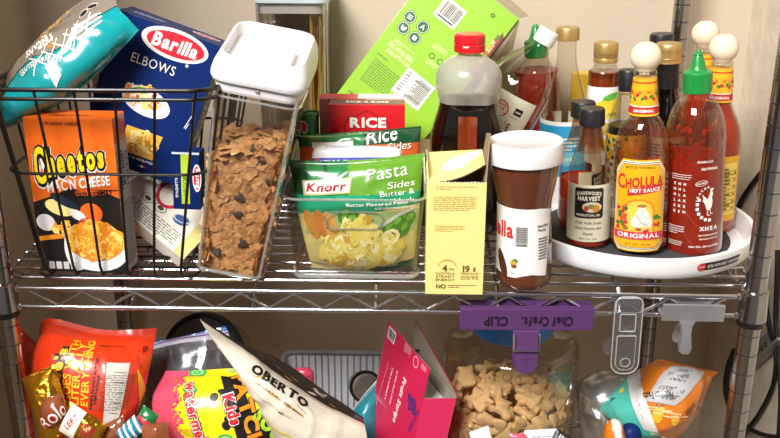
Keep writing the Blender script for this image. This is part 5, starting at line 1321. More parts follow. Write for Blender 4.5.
for i in range(22): x, y = bag.uv(177+g.uniform(-3, 5), 379+i*2.5); f.ell(x, y, .0022, .0016, ink(g.choice(('e8d020', 'd8a018', 'c23a4a'))), 2, g.uniform(0, 90), 7)
quad_on(bag, f, ((221, 377), (240, 379), (262, 440), (262, 446), (239, 446)), blk, 1)
for i, (px_, py_) in enumerate(((223, 392), (229, 418), (214, 397), (226, 425), (233, 390))): x, y = bag.uv(px_, py_); f.ell(x, y, .007, .005, blk, 1.2+.05*i, 30*i, 9)
line_on(bag, f, 'PATCH', ((238, 376), (257, 446)), (blk, ink('e8901c')), 15, .05, 4)
line_on(bag, f, 'Kids', ((227, 395), (236, 423)), (blk, wht, ink('c81f30')), 12, .05, 4)
line_on(bag, f, 'watermelon', ((192, 384), (207, 452)), (blk, wht, ink('d2242f')), 10, .03, 3)
quad_on(bag, f, ((256, 412), (268, 408), (300, 440), (262, 446)), blk, 1.5); line_on(bag, f, 'SOUR', ((256, 412), (286, 443)), (blk, ink('a4d62a')), 15, .06, 4)
x, y = bag.uv(189, 431); f.ell(x, y, .008, .006, ink('c8a818'), 2, 0, 12)
bag.done('sour_candy_bag', 'yellow candy bag with a pink end and black lettering, left of the cream bag', 'candy bag')

# cream jerky bag seen over its top seal
mat('cream_film', 'd6cbb8', .4, coat=.35, vary=.06, vs=14); mat('black_film', '1b1614', .3, coat=.5, vary=.25, vs=30)
bag = Bag([[(201, 319, .085), (240, 343.5, .09), (285, 363, .118), (328, 394, .095), (363, 418, .06)],
           [(201, 321, .080), (237, 345, .062), (274, 372, .050), (320, 402, .040), (364, 425, .032)],
           [(212, 338, .062), (245, 371, .030), (283, 396, .016), (322, 420, .012), (366, 433, .022)],
           [(238, 367, .045), (259, 396, .016), (291, 419, .006), (326, 437, .006), (368, 447, .016)],
           [(256, 410, .040), (276, 430, .012), (305, 446, .002), (335, 458, .002), (372, 468, .012)],
           [low(292, .03, -.31), low(310, .018, -.31), low(328, .012, -.31), low(350, .012, -.31), low(372, .022, -.31)],
           [low(300, .045), low(314, .036), low(330, .032), low(350, .032), low(368, .04)]], .011, 51, .0026, 24, .6, (.17, .03))
bag.front((64, 72), lambda u, v: 'black_film' if v < .165 else 'cream_film', 'cream_film'); f = bag.pr()
line_on(bag, f, 'OBERTO', ((252, 368), (307, 406)), ink('1c1513'), 8.5, .05, 2)
for (a_, c_, m_) in (((254, 377), (262, 378), 'd2a02a'), ((263, 379), (270, 385), '3f7a34'), ((296, 405), (306, 414), 'b3202c')): f.line([bag.uv(*a_), bag.uv(*c_)], .0016, ink(m_), 3)
f.line([bag.uv(256, 382.5), bag.uv(278, 399), bag.uv(303, 416)], .0052, ink('c98a2a'), 2); line_on(bag, f, 'ALL NATURAL BEEF JERKY', ((258, 384), (302, 415.5)), ink('6a4a1c'), .0024, .02, 4)
x, y = bag.uv(275, 407); f.para(x, y, .05, .008, 3, ink('8a8072'), rot=-4, fill=.35); x, y = bag.uv(281, 412); f.ell(x, y, .004, .0025, ink('4a3a2a'), 3); f.line([bag.uv(262, 415), bag.uv(292, 436)], .004, ink('d8c02a'), 2)
for i in range(16):
    x, y = bag.uv(255+i*5.5, 354+i*3.6+rnd.uniform(-3, 5)); f.ell(x, y, .006, .002, ink(rnd.choice(('5a4636', '8a7256', '3a2c22', 'b08a4a'))), 1+.05*i, -35+rnd.uniform(-15, 15), 10)
bag.done('jerky_bag', 'cream and black jerky bag with its wavy top seal running diagonally', 'snack bag')

# lined wire basket with a grey rim
mat('liner', 'f3f3f5', .6, vary=.03, vs=12); mat('rim_grey', '9b9c9e', .5, bump=.3, bs=200); mat('rib_grey', 'a2a3a6', .5)
za = P(289, 352.5, .33).z; A_, B_ = P(289, 352.5, .33), on(397, .33, za)
lb = thing('lined_basket', 'white lined basket with grey ribs and a grey rim behind the jerky bag', 'basket', Matrix.Translation(V(((A_.x+B_.x)/2, .24, ZLOW+.003))))
x0, x1, y0, y1, zb = A_.x-.006, B_.x, .15, .332, ZLOW+.003
b = MB()
loft(b, [rring(x0+.012, x1-.012, y0+.012, y1-.012, zb, .012), rring(x0, x1, y0, y1, za-.004, .016)], 'liner', (True, False)); loft(b, [rring(x0+.014, x1-.014, y0+.014, y1-.014, zb+.003, .011), rring(x0+.003, x1-.003, y0+.003, y1-.003, za-.004, .014)], 'liner', (True, False))
b.build('liner', lb, local=False)
b = MB(); b.tube(rring(x0, x1, y0, y1, za, .016), .0042, 'rim_grey', 10, True); b.build('rim', lb, local=False)
b = MB(); n = 15
for i in range(n):
    t = (i+.5)/n; xa = x0+.012+(x1-x0-.024)*t; xb = x0+.015+(x1-x0-.030)*t
    for ya, yb in ((y1-.0032, y1-.0152), (y0+.0032, y0+.0152)): b.tube([(xa, ya, za-.003), (xb, yb, zb+.004)], .0014, 'rib_grey', 6)
for i in range(9):
    t = (i+.5)/9; ya = y0+.012+(y1-y0-.024)*t
    for xa, xb in ((x0+.0032, x0+.0152), (x1-.0032, x1-.0152)): b.tube([(xa, ya, za-.003), (xb, ya, zb+.004)], .0014, 'rib_grey', 6)
b.build('rib', lb, local=False)
# tilted tin in it
mat('tin_rim', '23291f', .3, metal=.4, coat=.3); mat('tin_face', '6a6256', .35, metal=.6, vary=.2, vs=60)
c0 = P(366, 387, .215); M_ = axis(c0, V((.10, -.80, .42)))
ti = thing('tin', 'dark rimmed round tin tilted on its side inside the lined basket', 'tin', M_)
b = MB(); b.lathe([(.021, -.085), (.0225, -.083), (.0225, -.004), (.0245, -.003), (.0245, .001), (.0230, .002), (.0205, .0005), (.0205, -.0015)], 'tin_rim', 40, caps=(True, False)); b.build('body', ti)
b = MB(); b.lathe([(.0206, -.0016), (.016, -.0012), (.0155, -.0006), (.001, -.0006)], 'tin_face', 40); b.build('end_disc', ti)
# teal pouch and a small red dotted packet
mat('teal_pouch', '14808a', .3, coat=.6, vary=.06, vs=20)
bag = Bag([[(352, 411, .15), (364, 395, .16), (378, 379, .17)], [(353, 418, .14), (366, 408, .14), (381, 396, .155)], [(352, 440, .13), (365, 440, .125), (379, 440, .14)], [low(352, .13), low(364, .13), low(378, .135)]], .010, 61, .0018, 28)
bag.front((30, 40), lambda u, v: 'zip_pale' if v < .02 else 'teal_pouch', 'teal_pouch'); f = bag.pr(); f.line([bag.uv(353, 413), bag.uv(365, 398), bag.uv(378, 382)], .0022, wht, 1); f.line([bag.uv(354, 416), bag.uv(367, 401), bag.uv(380, 386)], .0014, ink('5a6a70'), 1)
bag.done('teal_pouch', 'teal pouch with a silver seal squeezed against the pink carton', 'snack bag')
bag = Bag([[(293, 372, .18), (304, 372.5, .18), (312, 374, .18)], [(294, 384, .17), (304, 384, .165), (314, 386, .17)], [low(294, .175), low(304, .175), low(314, .175)]], .012, 62, .001, 40)
bag.front((20, 40), 'sour_pink'); f = bag.pr(.003)
for q in ((297, 376), (302, 379), (308, 376), (310, 381)): x, y = bag.uv(*q); f.ell(x, y, .0015, .0012, blk, 1)
bag.done('dotted_packet', 'small pink packet with black dots peeping from the lined basket', 'snack bag')

# open pink carton seen on its corner
mat('fruit_pink', 'd81f52', .42, coat=.35, vary=.04, vs=12); mat('fruit_pink_side', 'dc2a5e', .42, coat=.35)
N_ = P(423.5, 398.5, .02); F_ = G(383, 348, N_.z); R_ = G(456.5, 398, N_.z); O_ = F_+(R_-N_)
dv = V((-.048, .006, ZLOW+.004-N_.z)); upv = (F_-N_).cross(R_-N_).normalized()
if upv.z < 0: upv = -upv
lean = -dv.normalized()
cb = N_+dv; fr = frame(cb, F_-N_, lean)
b = MB()
def wall4(p, q, m1, m2, lift=V((0, 0, 0))):
    n = (q-p).cross(dv).normalized(); mid = (N_+O_)/2
    if n.dot(mid-p) < 0: n = -n
    a = [p+dv, q+dv, q, p]; i_ = [x+n*.0012 for x in a]
    b.poly(a, m1); b.poly(i_[::-1], m2); b.poly([a[3], a[2], i_[2], i_[3]], m2)
wall4(N_, F_, 'fruit_pink', 'cardgrey'); wall4(R_, N_, 'fruit_pink_side', 'cardgrey'); wall4(O_, R_, 'fruit_pink', 'cardgrey'); wall4(F_, O_, 'fruit_pink', 'cardgrey'); b.poly([N_+dv, R_+dv, O_+dv, F_+dv], 'cardgrey')
ctr = (N_+O_)/2; b.poly([p.lerp(ctr, .03)+dv*.06 for p in (N_, R_, O_, F_)], 'paper_white')
xw = (F_-N_).normalized(); Wn = (F_-N_).length
outn = xw.cross(lean).normalized()
if outn.dot(CAM-N_) < 0: outn = -outn
FLAP = .043
def face(x, y, o): return F_-xw*x+lean*y+outn*o
f = Pr(b, face)
def fpx(px, py):
    r_ = ray(px, py); t = (N_-CAM).dot(outn)/r_.dot(outn); q = CAM+r_*t-N_
    yy = (q-xw*q.dot(xw)); c_ = lean-xw*lean.dot(xw); y = yy.dot(c_)/c_.dot(c_); return Wn-(q-lean*y).dot(xw), y
def ftext(s_, p0, p1, m, h, bold=.03, l=3):
    (x0, y0), (x1, y1) = fpx(*p0), fpx(*p1); f.text(s_, (x0+x1)/2, (y0+y1)/2, m, w=math.hypot(x1-x0, y1-y0), h=h, rot=math.degrees(math.atan2(y1-y0, x1-x0)), bold=bold, layer=l)
b.bm.normal_update()
fm = MB(); fm.poly([N_, F_, F_+lean*FLAP, N_+lean*FLAP], 'fruit_pink'); fm.poly([p-outn*.001 for p in (N_, N_+lean*FLAP, F_+lean*FLAP, F_)], 'cardgrey')
ff = Pr(fm, face)
pu = ink('5a2a7a')
ftext('Fruit Strips', (405, 378), (394, 422), wht, .0135, .05); ftext('Good & Gather', (419, 411), (409, 432), pu, .0085, .03); x, y = fpx(411, 404); f.text('g', x, y, pu, h=.032, rot=-78, bold=.12, layer=2)
ftext('20 REAL FRUIT STRIPS', (398, 371), (390, 404), wht, .0042, .02); ftext('STRAWBERRY', (393, 368), (385, 400), wht, .0042, .02); ftext('NATURAL FRUIT FLAVORED SNACKS', (389, 362), (372, 420), ink('f2b8c8'), .0034, .0)
x, y = fpx(371, 424); f.ell(x, y, .008, .018, ink('4f9a3a'), 2, 30); f.ell(x-.008, y-.006, .006, .014, ink('8ac05a'), 3, 10)
xa, ya = fpx(391.8, 335); ff.put([(xa-.013, ya-.009), (xa+.013, ya-.009), (xa+.013, ya+.009), (xa-.013, ya+.009)], [(0, 1, 2, 3)], wht, 1); ff.barcode(xa, ya, .024, .016, ink('2a1a20'), None, 0, 2)
xa, ya = fpx(408, 350); ff.para(xa, ya, .022, .014, 5, ink('f6d0da'), fill=.35); xa, ya = fpx(416, 362); ff.ell(xa, ya, .008, .008, ink('f6d0da'), 2, 0, 20, .85); xa, ya = fpx(424, 368); ff.para(xa, ya, .016, .008, 3, ink('f6d0da'), fill=.35)
b.recalc = False
oc = b.build('fruit_carton', None, Matrix.Translation(cb), local=False); tag(oc, 'open bright pink carton of fruit strips with grey inner flaps standing up', 'food box')
fm.recalc = False; fm.build('front_flap', oc, local=False)
b = MB(); up2 = P(414, 318.5, O_.y).__sub__(O_); e1 = R_+(up2*.10)
b.poly([O_, R_, e1, O_+up2], 'cardgrey'); b.poly([p+V((.0012, .0012, 0)) for p in (O_, O_+up2, e1, R_)], 'fruit_pink'); b.recalc = False; b.build('rear_flap', oc, local=False)
b = MB(); b.poly([F_, O_, O_.lerp(R_, .18)+V((0, 0, .010)), F_.lerp(N_, .20)+V((0, 0, .010))], 'cardgrey'); b.build('dust_flap', oc, local=False)

# ------------------------------------------------------------------ tub of animal-shaped biscuits with a blue lid
mat('lid_bright_blue', '1f7fd0', .35, coat=.4)
mat('biscuit', 'e6c08c', .75, vary=.10, vs=70, bump=.15, bs=160)
clear('tub_clear', 'ece8e0', .05, .6, .05, power=2.6)
TB = V((P(511.5, 338, .115).x, .115, ZLOW+.003)); zt = P(511.5, 338, .115).z; k = dep(V((TB.x, .115, zt)))/CF; rt = 65*k; zl0, zl1 = P(511, 328, .115).z, P(511, 311, .115).z; rl = 40*k
bt = thing('biscuit_tub', 'big clear tub with a bright blue lid half full of biscuits', 'food container', Matrix.Translation(TB))
def tl(p): return [(r, z-TB.z) for r, z in p]
sqr = lambda a, r, z: r*(1+.045*math.cos(4*(a-PI/4))*-1) if r > rl*1.1 else r
b = MB(); b.lathe(smoothprof(tl([(rt*.80, TB.z), (rt*.92, TB.z+.004), (rt*.96, TB.z+.014), (rt*.985, TB.z+.12), (rt, zt-.03), (rt*.98, zt-.008), (rt*.90, zt+.003), (rl*1.1, zl0-.006), (rl*.95, zl0-.002), (rl*.93, zl0+.006)]), 3), 'tub_clear', 64, mod=sqr, caps=(True, False)); b.build('jar', bt)
b = MB(); b.lathe(tl([(rl*1.0, zl0), (rl*1.02, zl0+.002), (rl*1.02, zl1-.003), (rl*.97, zl1), (rl*.5, zl1+.0005), (.002, zl1+.0005)]), 'lid_bright_blue', 64, mod=lambda a, r, z: r*(1+.008*math.cos(60*a)) if r > rl else r); b.build('lid', bt)
g = random.Random(21); protos = []
shapes = [[(-14, -9), (-9, -10), (-8, -5), (2, -5), (4, -10), (9, -9), (8, -2), (13, 2), (15, 7), (10, 10), (5, 7), (-8, 8), (-14, 5)],
          [(-12, -11), (-7, -11), (-5, -6), (4, -6), (6, -11), (11, -10), (10, 0), (14, 5), (12, 11), (6, 10), (2, 6), (-9, 6), (-15, 9), (-14, 1)],
          [(-10, -12), (10, -12), (8, -6), (11, 0), (9, 8), (12, 13), (5, 12), (0, 9), (-6, 13), (-12, 10), (-8, 3), (-11, -4)]]
for si, shp in enumerate(shapes):
    b = MB(); n = len(shp)*3; pts = []
    for i in range(n):
        a_ = shp[i//3-1 if i//3 else -1]; p, q, d_ = shp[i//3], shp[(i//3+1) % len(shp)], shp[(i//3+2) % len(shp)]; t = (i % 3)/3
        pts.append((catmull(a_[0], p[0], q[0], d_[0], t)*.00100, catmull(a_[1], p[1], q[1], d_[1], t)*.00100))
    rings = [[b.v(V((x*s_, y*s_, z))) for x, y in pts] for s_, z in ((.84, -.0042), (.97, -.0028), (1, 0), (.97, .0028), (.84, .0042), (.45, .0050))]
    for i in range(5):
        for j in range(n): b.face([rings[i][j], rings[i][(j+1) % n], rings[i+1][(j+1) % n], rings[i+1][j]], 'biscuit')
    b.face(rings[0][::-1], 'biscuit'); b.face(rings[-1], 'biscuit')
    protos.append(b.build('animal_biscuit'))
used = set(); ztop = P(511, 387, .115).z; zmin = -.345
spots = []
for ring_r, na, dz in ((.86, 22, .0165), (.64, 13, .02), (.34, 6, .026)):
    z = zmin
    lay = 0
    while z < ztop-.012:
        for i in range(na):
            a = 2*PI*(i+.5*(lay % 2)+g.uniform(-.18, .18))/na
            if ring_r < .8 and z < ztop-.075: continue
            if ring_r > .8 and math.cos(a) < -.35: continue
            spots.append((a, rt*ring_r, z+g.uniform(-.006, .006), False))
        z += dz; lay += 1
for i in range(56):
    a = g.uniform(0, 2*PI); spots.append((a, rt*.78*math.sqrt(g.random()), ztop-.004+g.uniform(-.006, .010), True))
for a, r_, z, flat in spots:
    i = g.randrange(3); q = protos[i] if i not in used else protos[i].copy()
    if i in used: COL.objects.link(q)
    used.add(i)
    p = V((TB.x+r_*math.sin(a), TB.y-r_*math.cos(a), z))
    n = V((math.sin(a), -math.cos(a), 0))+V((g.uniform(-.45, .45), g.uniform(-.45, .45), g.uniform(-.35, .6)))
    if flat: n = V((g.uniform(-.6, .6), g.uniform(-.9, .3), 1))
    M_ = axis(p, n, V((g.uniform(-1, 1), g.uniform(-1, 1), g.uniform(-1, 1)))); s_ = g.uniform(.92, 1.1)
    q.matrix_world = M_@Matrix.Scale(s_, 4)
    tag(q, 'tan animal-shaped biscuit heaped inside the blue-lidded tub', 'biscuit', 'biscuits in the blue-lidded tub')
# a base of biscuit crumbs below the heap (carries it)
b = MB(); b.lathe([(rt*.74, ZLOW+.006), (rt*.86, ZLOW+.018), (rt*.90, zmin-.012), (rt*.80, zmin-.004), (.002, zmin-.002)], 'biscuit', 40, Matrix.Translation(V((TB.x, TB.y, 0))))
o = b.build('biscuit_crumbs', None, Matrix.Translation(V((TB.x, TB.y, ZLOW+.006))), local=False); tag(o, 'packed broken biscuits at the bottom of the blue-lidded tub', 'biscuit crumbs'); o['kind'] = 'stuff'
# clear bowl of small packets in front
bz = P(515, 427, -.02).z; bxl, bxr = P(459, 434, -.045).x, P(568, 434, -.045).x; bc = V(((bxl+bxr)/2, -.045, 0)); br_ = (bxr-bxl)/2
cbw = thing('clear_bowl', 'clear bowl rim holding small packets in front of the biscuit tub', 'bowl', Matrix.Translation(V((bc.x, bc.y, ZLOW+.003))))
hb = P(459, 434, -.045).z-ZLOW-.003
b = MB(); b.lathe([(br_*.62, 0), (br_*.68, .003), (br_*.97, hb-.004), (br_, hb-.001), (br_, hb+.001), (br_*.985, hb+.001), (br_*.95, hb-.006), (br_*.64, .006)], 'clear_bin', 56, sq=(1, .42)); b.build('bowl', cbw)
for i, (cx_, cy2, L_, W_, ro, m_, lb_) in enumerate(((482, 437, 20, 12, 18, 'white', 'white paper packet at the left of the clear bowl'), (541, 438, 32, 12, 4, 'white', 'white folded packet in the middle of the clear bowl'), (563, 437, 14, 12, 60, 'blackplastic', 'black and white packet at the right of the clear bowl'), (518, 440, 16, 8, 0, 'sour_pink', 'small red packet between the white ones in the clear bowl'))):
    candy('paper_packet', lb_, (cx_, cy2+4), -.05-.004*i, L_, W_+10, ro, m_, .006, 80+i, (lambda b_, f: f.para(b_.W*.5, b_.H*.6, b_.W*.6, b_.H*.3, 3, wht if m_ == 'blackplastic' else ink('8a8a8a'))) if i in (1, 2) else None)

# ------------------------------------------------------------------ clips hanging on the front rail
mat('clip_purple', '573263', .4, coat=.25, vary=.04, vs=30)
mat('spring_wire', 'd9d9dc', .22, metal=1.0)
YC2 = -.0105
TLc, TRc, BLc = P(458, 308, YC2), P(593, 308.5, YC2), P(459, 329.5, YC2)
M_ = frame(BLc, TRc-TLc, TLc-BLc); w = (TRc-TLc).length; h = (TLc-BLc).length
cp = thing('bag_clip', 'wide purple plastic bag clip with upside-down lettering on the front rail', 'clip', M_)
b = MB(); b.box((0, -.002, .0), (w, .0025, h), 'clip_purple', bev=.0018); s_ = Pr(b, lambda x, y, o: V((x, -.002-o, y)))
s_.text('Chef Craft.', w*.655, h*.42, ink('1c0f26'), w=w*.385, h=h*.46, rot=180, bold=.05, layer=1); s_.text('CLIP', w*.275, h*.42, ink('1c0f26'), w=w*.18, h=h*.46, rot=180, bold=.05, layer=1); b.build('front_jaw', cp)
b = MB(); b.box((.001, .0145, -.001), (w-.001, .0175, h+.003), 'clip_purple', bev=.0012); b.box((.001, -.0005, h-.0006), (w-.001, .0015, h+.0025), 'clip_purple', bev=.0006); b.build('rear_jaw', cp)
hx = w*.502; hw_ = .0158
b = MB()
pts = [(-hw_, 0), (hw_, 0)]+[(hw_*math.cos(R(a)), -.040+hw_*math.sin(R(a))) for a in range(0, -181, -15)]
lo_ = [b.v(V((hx+x, -.0025-.004*min(1, max(0, (-y)/.02)), y+.001))) for x, y in pts]; hi_ = [b.v(V((hx+x*.86, -.0065-.005*min(1, max(0, (-y)/.02)), (y+.02)*.94-.019))) for x, y in pts]; n = len(pts)
for i in range(n): b.face([lo_[i], lo_[(i+1) % n], hi_[(i+1) % n], hi_[i]], 'clip_purple')
b.face(hi_, 'clip_purple'); b.face(lo_[::-1], 'clip_purple')
for dx, dz_ in ((-.003, -.032), (0, -.032), (.003, -.032), (-.003, -.0355), (0, -.0355), (.003, -.0355)): b.lathe([(.0009, -.0004), (.0007, .0006)], 'clip_purple', 8, Matrix.Translation(V((hx+dx, -.0118, dz_)))@Matrix.Rotation(PI/2, 4, 'X'))
b.build('handle', cp)
b = MB(); b.tube([(hx-.0135, .012, -.003), (hx-.0150, -.006, -.0015), (hx-.0150, -.0115, -.002), (hx-.0150, -.0128, -.0215), (hx+.0150, -.0128, -.0215), (hx+.0150, -.0115, -.002), (hx+.0150, -.006, -.0015), (hx+.0135, .012, -.003)], .0011, 'spring_wire', 8); b.build('spring', cp)

clear('acrylic', 'f0f2f3', .07, .9, .04, power=1.3, milk=.025)
TLc, BLc, TRc = P(609.5, 296, -.010), P(609.5, 372, -.010), P(637.5, 296, -.010)
M_ = frame(BLc, TRc-TLc, TLc-BLc); w = (TRc-TLc).length; h = (TLc-BLc).length
clear('clip_edge', 'f2f4f4', .2, .7, .05, power=1.2, milk=.45)
cl = thing('clear_clip', 'transparent plastic clip hanging on the front rail under the turntable', 'clip', M_)
def slab2(mb, pts, y0, y1, m):
    lo_ = [mb.v(V((x, y0, z))) for x, z in pts]; hi_ = [mb.v(V((x, y1, z))) for x, z in pts]; n = len(pts)
    for i in range(n): mb.face([lo_[i], lo_[(i+1) % n], hi_[(i+1) % n], hi_[i]], m, False)
    mb.face(lo_[::-1], m, False); mb.face(hi_, m, False)
def stad(x0, x1, z0, z1, r0, r1):
    pts = []
    for cx_, cz, r, a0 in ((x1-r0, z0+r0, r0, -90), (x1-r1, z1-r1, r1, 0), (x0+r1, z1-r1, r1, 90), (x0+r0, z0+r0, r0, 180)):
        for k_ in range(6): t = R(a0+18*k_); pts.append((cx_+r*math.cos(t), cz+r*math.sin(t)))
    return pts
b = MB(); slab2(b, stad(0, w, 0, h, w*.42, w*.30), -.0035, -.0008, 'acrylic'); slab2(b, stad(w*.16, w*.84, h*.05, h*.50, w*.28, w*.05), -.0050, -.0036, 'acrylic'); slab2(b, stad(w*.04, w*.96, h*.80, h*.985, .003, .006), -.0052, -.0036, 'acrylic')
for i in range(5): b.box((w*.12, -.0060, h*(.82+.03*i)), (w*.88, -.0053, h*(.83+.03*i)), 'acrylic')
for q in (stad(0, w, 0, h, w*.42, w*.30), stad(w*.16, w*.84, h*.05, h*.50, w*.28, w*.05), stad(w*.04, w*.96, h*.80, h*.985, .003, .006), stad(w*.22, w*.78, h*.56, h*.78, .002, .002)): b.tube([(x, -.0040, z) for x, z in q], .00065, 'clip_edge', 6, True)
b.tube([(w*.5+.0056*math.cos(R(a)), -.0062, h*.16+.0056*math.sin(R(a))) for a in range(0, 360, 20)], .0007, 'clip_edge', 6, True)
b.lathe([(.0062, 0), (.0068, .001), (.0062, .002), (.0050, .002), (.0044, .001), (.0020, .001), (.001, .0012)], 'acrylic', 28, Matrix.Translation(V((w*.5, -.0052, h*.16)))@Matrix.Rotation(PI/2, 4, 'X')); b.build('front_jaw', cl)
b = MB(); slab2(b, stad(w*.02, w*.98, h*.12, h*.99, w*.3, w*.3), .0100, .0126, 'acrylic'); b.lathe([(.011, -.0012), (.011, .0012)], 'acrylic', 28, Matrix.Translation(V((w*-.04, .009, h*.30)))@Matrix.Rotation(PI/2, 4, 'X')@Matrix.Scale(.72, 4, V((1, 0, 0)))); b.box((w*.06, -.0010, h*.545), (w*.94, .0105, h*.60), 'acrylic', bev=.001); b.build('rear_jaw', cl)
b = MB(); pts = []
for i in range(60): t = i/59; a = t*2*PI*4; pts.append((w*(.3+.4*t), .004+.0032*math.cos(a), h*.52+.0032*math.sin(a)))
b.tube(pts, .0006, 'spring_wire', 6); b.tube([(w*.5, -.0007, h*.62), (w*.46, .001, h*.48), (w*.42, .0, h*.36)], .0008, 'spring_wire', 6); b.build('spring', cl)

mat('brushed', 'aeafb1', .3, metal=.7, vary=.08, vs=50)
TLc, BLc, TRc = P(660, 303, -.0100), P(660.5, 319.5, -.0100), P(722.5, 304, -.0100)
M_ = frame(BLc, TRc-TLc, TLc-BLc); w = (TRc-TLc).length; h = (TLc-BLc).length
mc = thing('metal_clip', 'brushed grey metal clip with a rounded handle on the right of the front rail', 'clip', M_)
def metal_jaw(y, sgn, name):
    b = MB(); b.box((0, min(y, y+sgn*.0035), 0), (w, max(y, y+sgn*.0035), h), 'brushed', bev=.0014)
    xc = w*.415
    prof_ = [(.0115, .0005, 0), (.0075, -.006, .001), (.0062, -.014, .003), (.0075, -.025, .005), (.0085, -.031, .006), (.0072, -.0365, .0062), (.004, -.0395, .006)]
    L1 = []
    for hw2, z, dy in prof_:
        yy = y+sgn*dy; L1.append([b.v(V((xc-hw2, yy, z))), b.v(V((xc+hw2, yy, z))), b.v(V((xc+hw2*.8, yy+sgn*.0042, z))), b.v(V((xc-hw2*.8, yy+sgn*.0042, z)))])
    for p_, q_ in zip(L1, L1[1:]):
        for j in range(4): b.face([p_[j], p_[(j+1) % 4], q_[(j+1) % 4], q_[j]], 'brushed')
    b.face(L1[0], 'brushed'); b.face(L1[-1][::-1], 'brushed'); b.build(name, mc)
metal_jaw(-.001, -1, 'front_jaw'); metal_jaw(.0135, 1, 'rear_jaw')
b = MB(); xc = w*.415; b.tube([(xc-.012, .0062, -.002), (xc+.012, .0062, -.002)], .0036, 'brushed', 12); b.box((xc-.010, -.0012, -.006), (xc+.010, .0136, -.0045), 'brushed'); b.build('hinge', mc)

# ------------------------------------------------------------------ bags at the right
mat('silver_bag', 'bdbab6', .2, metal=.82, vary=.12, vs=30)
bag = Bag([[(577, 383, .16), (602, 376.5, .165), (630, 379, .16), (668, 388, .16)], [(577, 393, .13), (604, 392, .115), (634, 394, .115), (672, 400, .135)], [(581, 420, .12), (606, 422, .10), (638, 424, .10), (674, 426, .12)], [low(586, .125, -.34), low(612, .105, -.34), low(640, .105, -.34), low(672, .12, -.34)], [low(588, .13), low(612, .12), low(640, .12), low(668, .13)]], .05, 71, .0075, 20, .55, (.05, .03))
bag.front((50, 54), 'silver_bag'); bag.done('silver_bag', 'crumpled plain silver bag under the orange and teal one', 'snack bag')
mat('snack_orange', 'd9761a', .3, coat=.6, vary=.07, vs=18); mat('snack_teal', '52bfae', .3, coat=.6, vary=.06, vs=18); mat('snack_grey', 'b4b4b4', .3, coat=.5, vary=.07, vs=26); mat('snack_white', 'dedcd6', .35, coat=.5)
bag = Bag([[(597, 406, .115), (629, 379, .125), (658, 361, .13), (680, 365.5, .12), (718, 372.5, .105)], [(600, 411, .085), (633, 395, .065), (660, 383, .055), (684, 381, .055), (711, 379, .085)], [(612, 420, .065), (636, 411, .045), (660, 405, .035), (682, 402, .04), (702, 397, .07)], [(626, 429, .065), (642, 425, .045), (660, 423, .04), (678, 420, .045), (692, 412, .065)], [(638, 433, .075), (648, 436, .065), (662, 438.5, .06), (674, 436, .06), (686, 423, .07)]], .045, 81, .0026, 22, .6, (.02, .02))
def snack(u, v):
    if u < .24+.20*v: return 'snack_teal'
    if u < .36+.12*v: return 'snack_white' if v < .62 else 'snack_teal'
    return 'snack_orange'
bag.front((64, 54), 'snack_orange'); f = bag.pr()
W_, H_ = bag.W, bag.H
f.poly([(0, 0), (W_*.50, 0), (W_*.445, H_*.34), (W_*.24, H_), (0, H_)], 'snack_teal', 1); f.poly([(W_*.24, H_), (W_*.36, H_), (W_*.445, H_*.34), (W_*.33, H_*.36)], 'snack_white', 2)
quad_on(bag, f, ((658, 381), (676, 366), (704, 374), (694, 386), (674, 405), (645, 401)), 'snack_grey', 2.5)
x, y = bag.uv(659, 395); f.text('Nutrition Facts', x, y, blk, w=.030, h=.004, rot=180, bold=.03, layer=3)
for i in range(5): x, y = bag.uv(665+i*5, 391-i*3.5); f.para(x, y, .030, .010, 4, ink('5a5a5a'), rot=30, fill=.3, layer=2, seed=i)
for i in range(4): x, y = bag.uv(655+i*8, 408+3*i); f.para(x, y, .020, .005, 2, ink('f4d8a0'), rot=-6, fill=.4, seed=i)
for q in ((659, 410), (674, 419), (657, 416)): x, y = bag.uv(*q); f.ell(x, y, .005, .004, ink('f2b428'), 2, 20, 10)
x, y = bag.uv(622.5, 391); f.ell(x, y, .003, .003, ink('f0d030'), 2); x, y = bag.uv(617, 398); f.para(x, y, .014, .003, 1, ink('1c4a44'), fill=.6)
x, y = bag.uv(690, 408); f.para(x, y, .014, .008, 3, ink('6a3208'), rot=40, fill=.5)
x, y = bag.uv(662, 431); f.para(x, y, .032, .004, 1, ink('f4d8a0'), rot=-4, fill=.6)
bag.done('cheese_snack_bag', 'orange and teal snack bag with a pointed corner lying tilted at the right', 'snack bag')
bag = Bag([[(602, 434, .03), (613.5, 419.5, .03), (618, 424, .03)], [(604, 440, .02), (614, 432, .01), (622, 434, .02)], [(606, 470, .02), (616, 470, .01), (626, 470, .02)], [low(606, .03), low(616, .03), low(626, .03)]], .018, 91, .0016, 40)
bag.front((26, 40), lambda u, v: 'snack_white' if .48 < u < .6 else 'snack_orange', 'snack_orange'); bag.done('orange_packet', 'small orange packet with a white stripe in front of the silver bag', 'snack bag')
bag = Bag([[(624, 433, .035), (631, 430, .035), (637, 434, .035)], [(623, 445, .025), (631, 445, .015), (640, 446, .025)], [low(624, .035), low(631, .03), low(639, .035)]], .016, 92, .0016, 40)
bag.front((22, 34), 'pasta_blue'); bag.done('blue_packet', 'small blue packet beside the small orange packet at the bottom', 'snack bag')

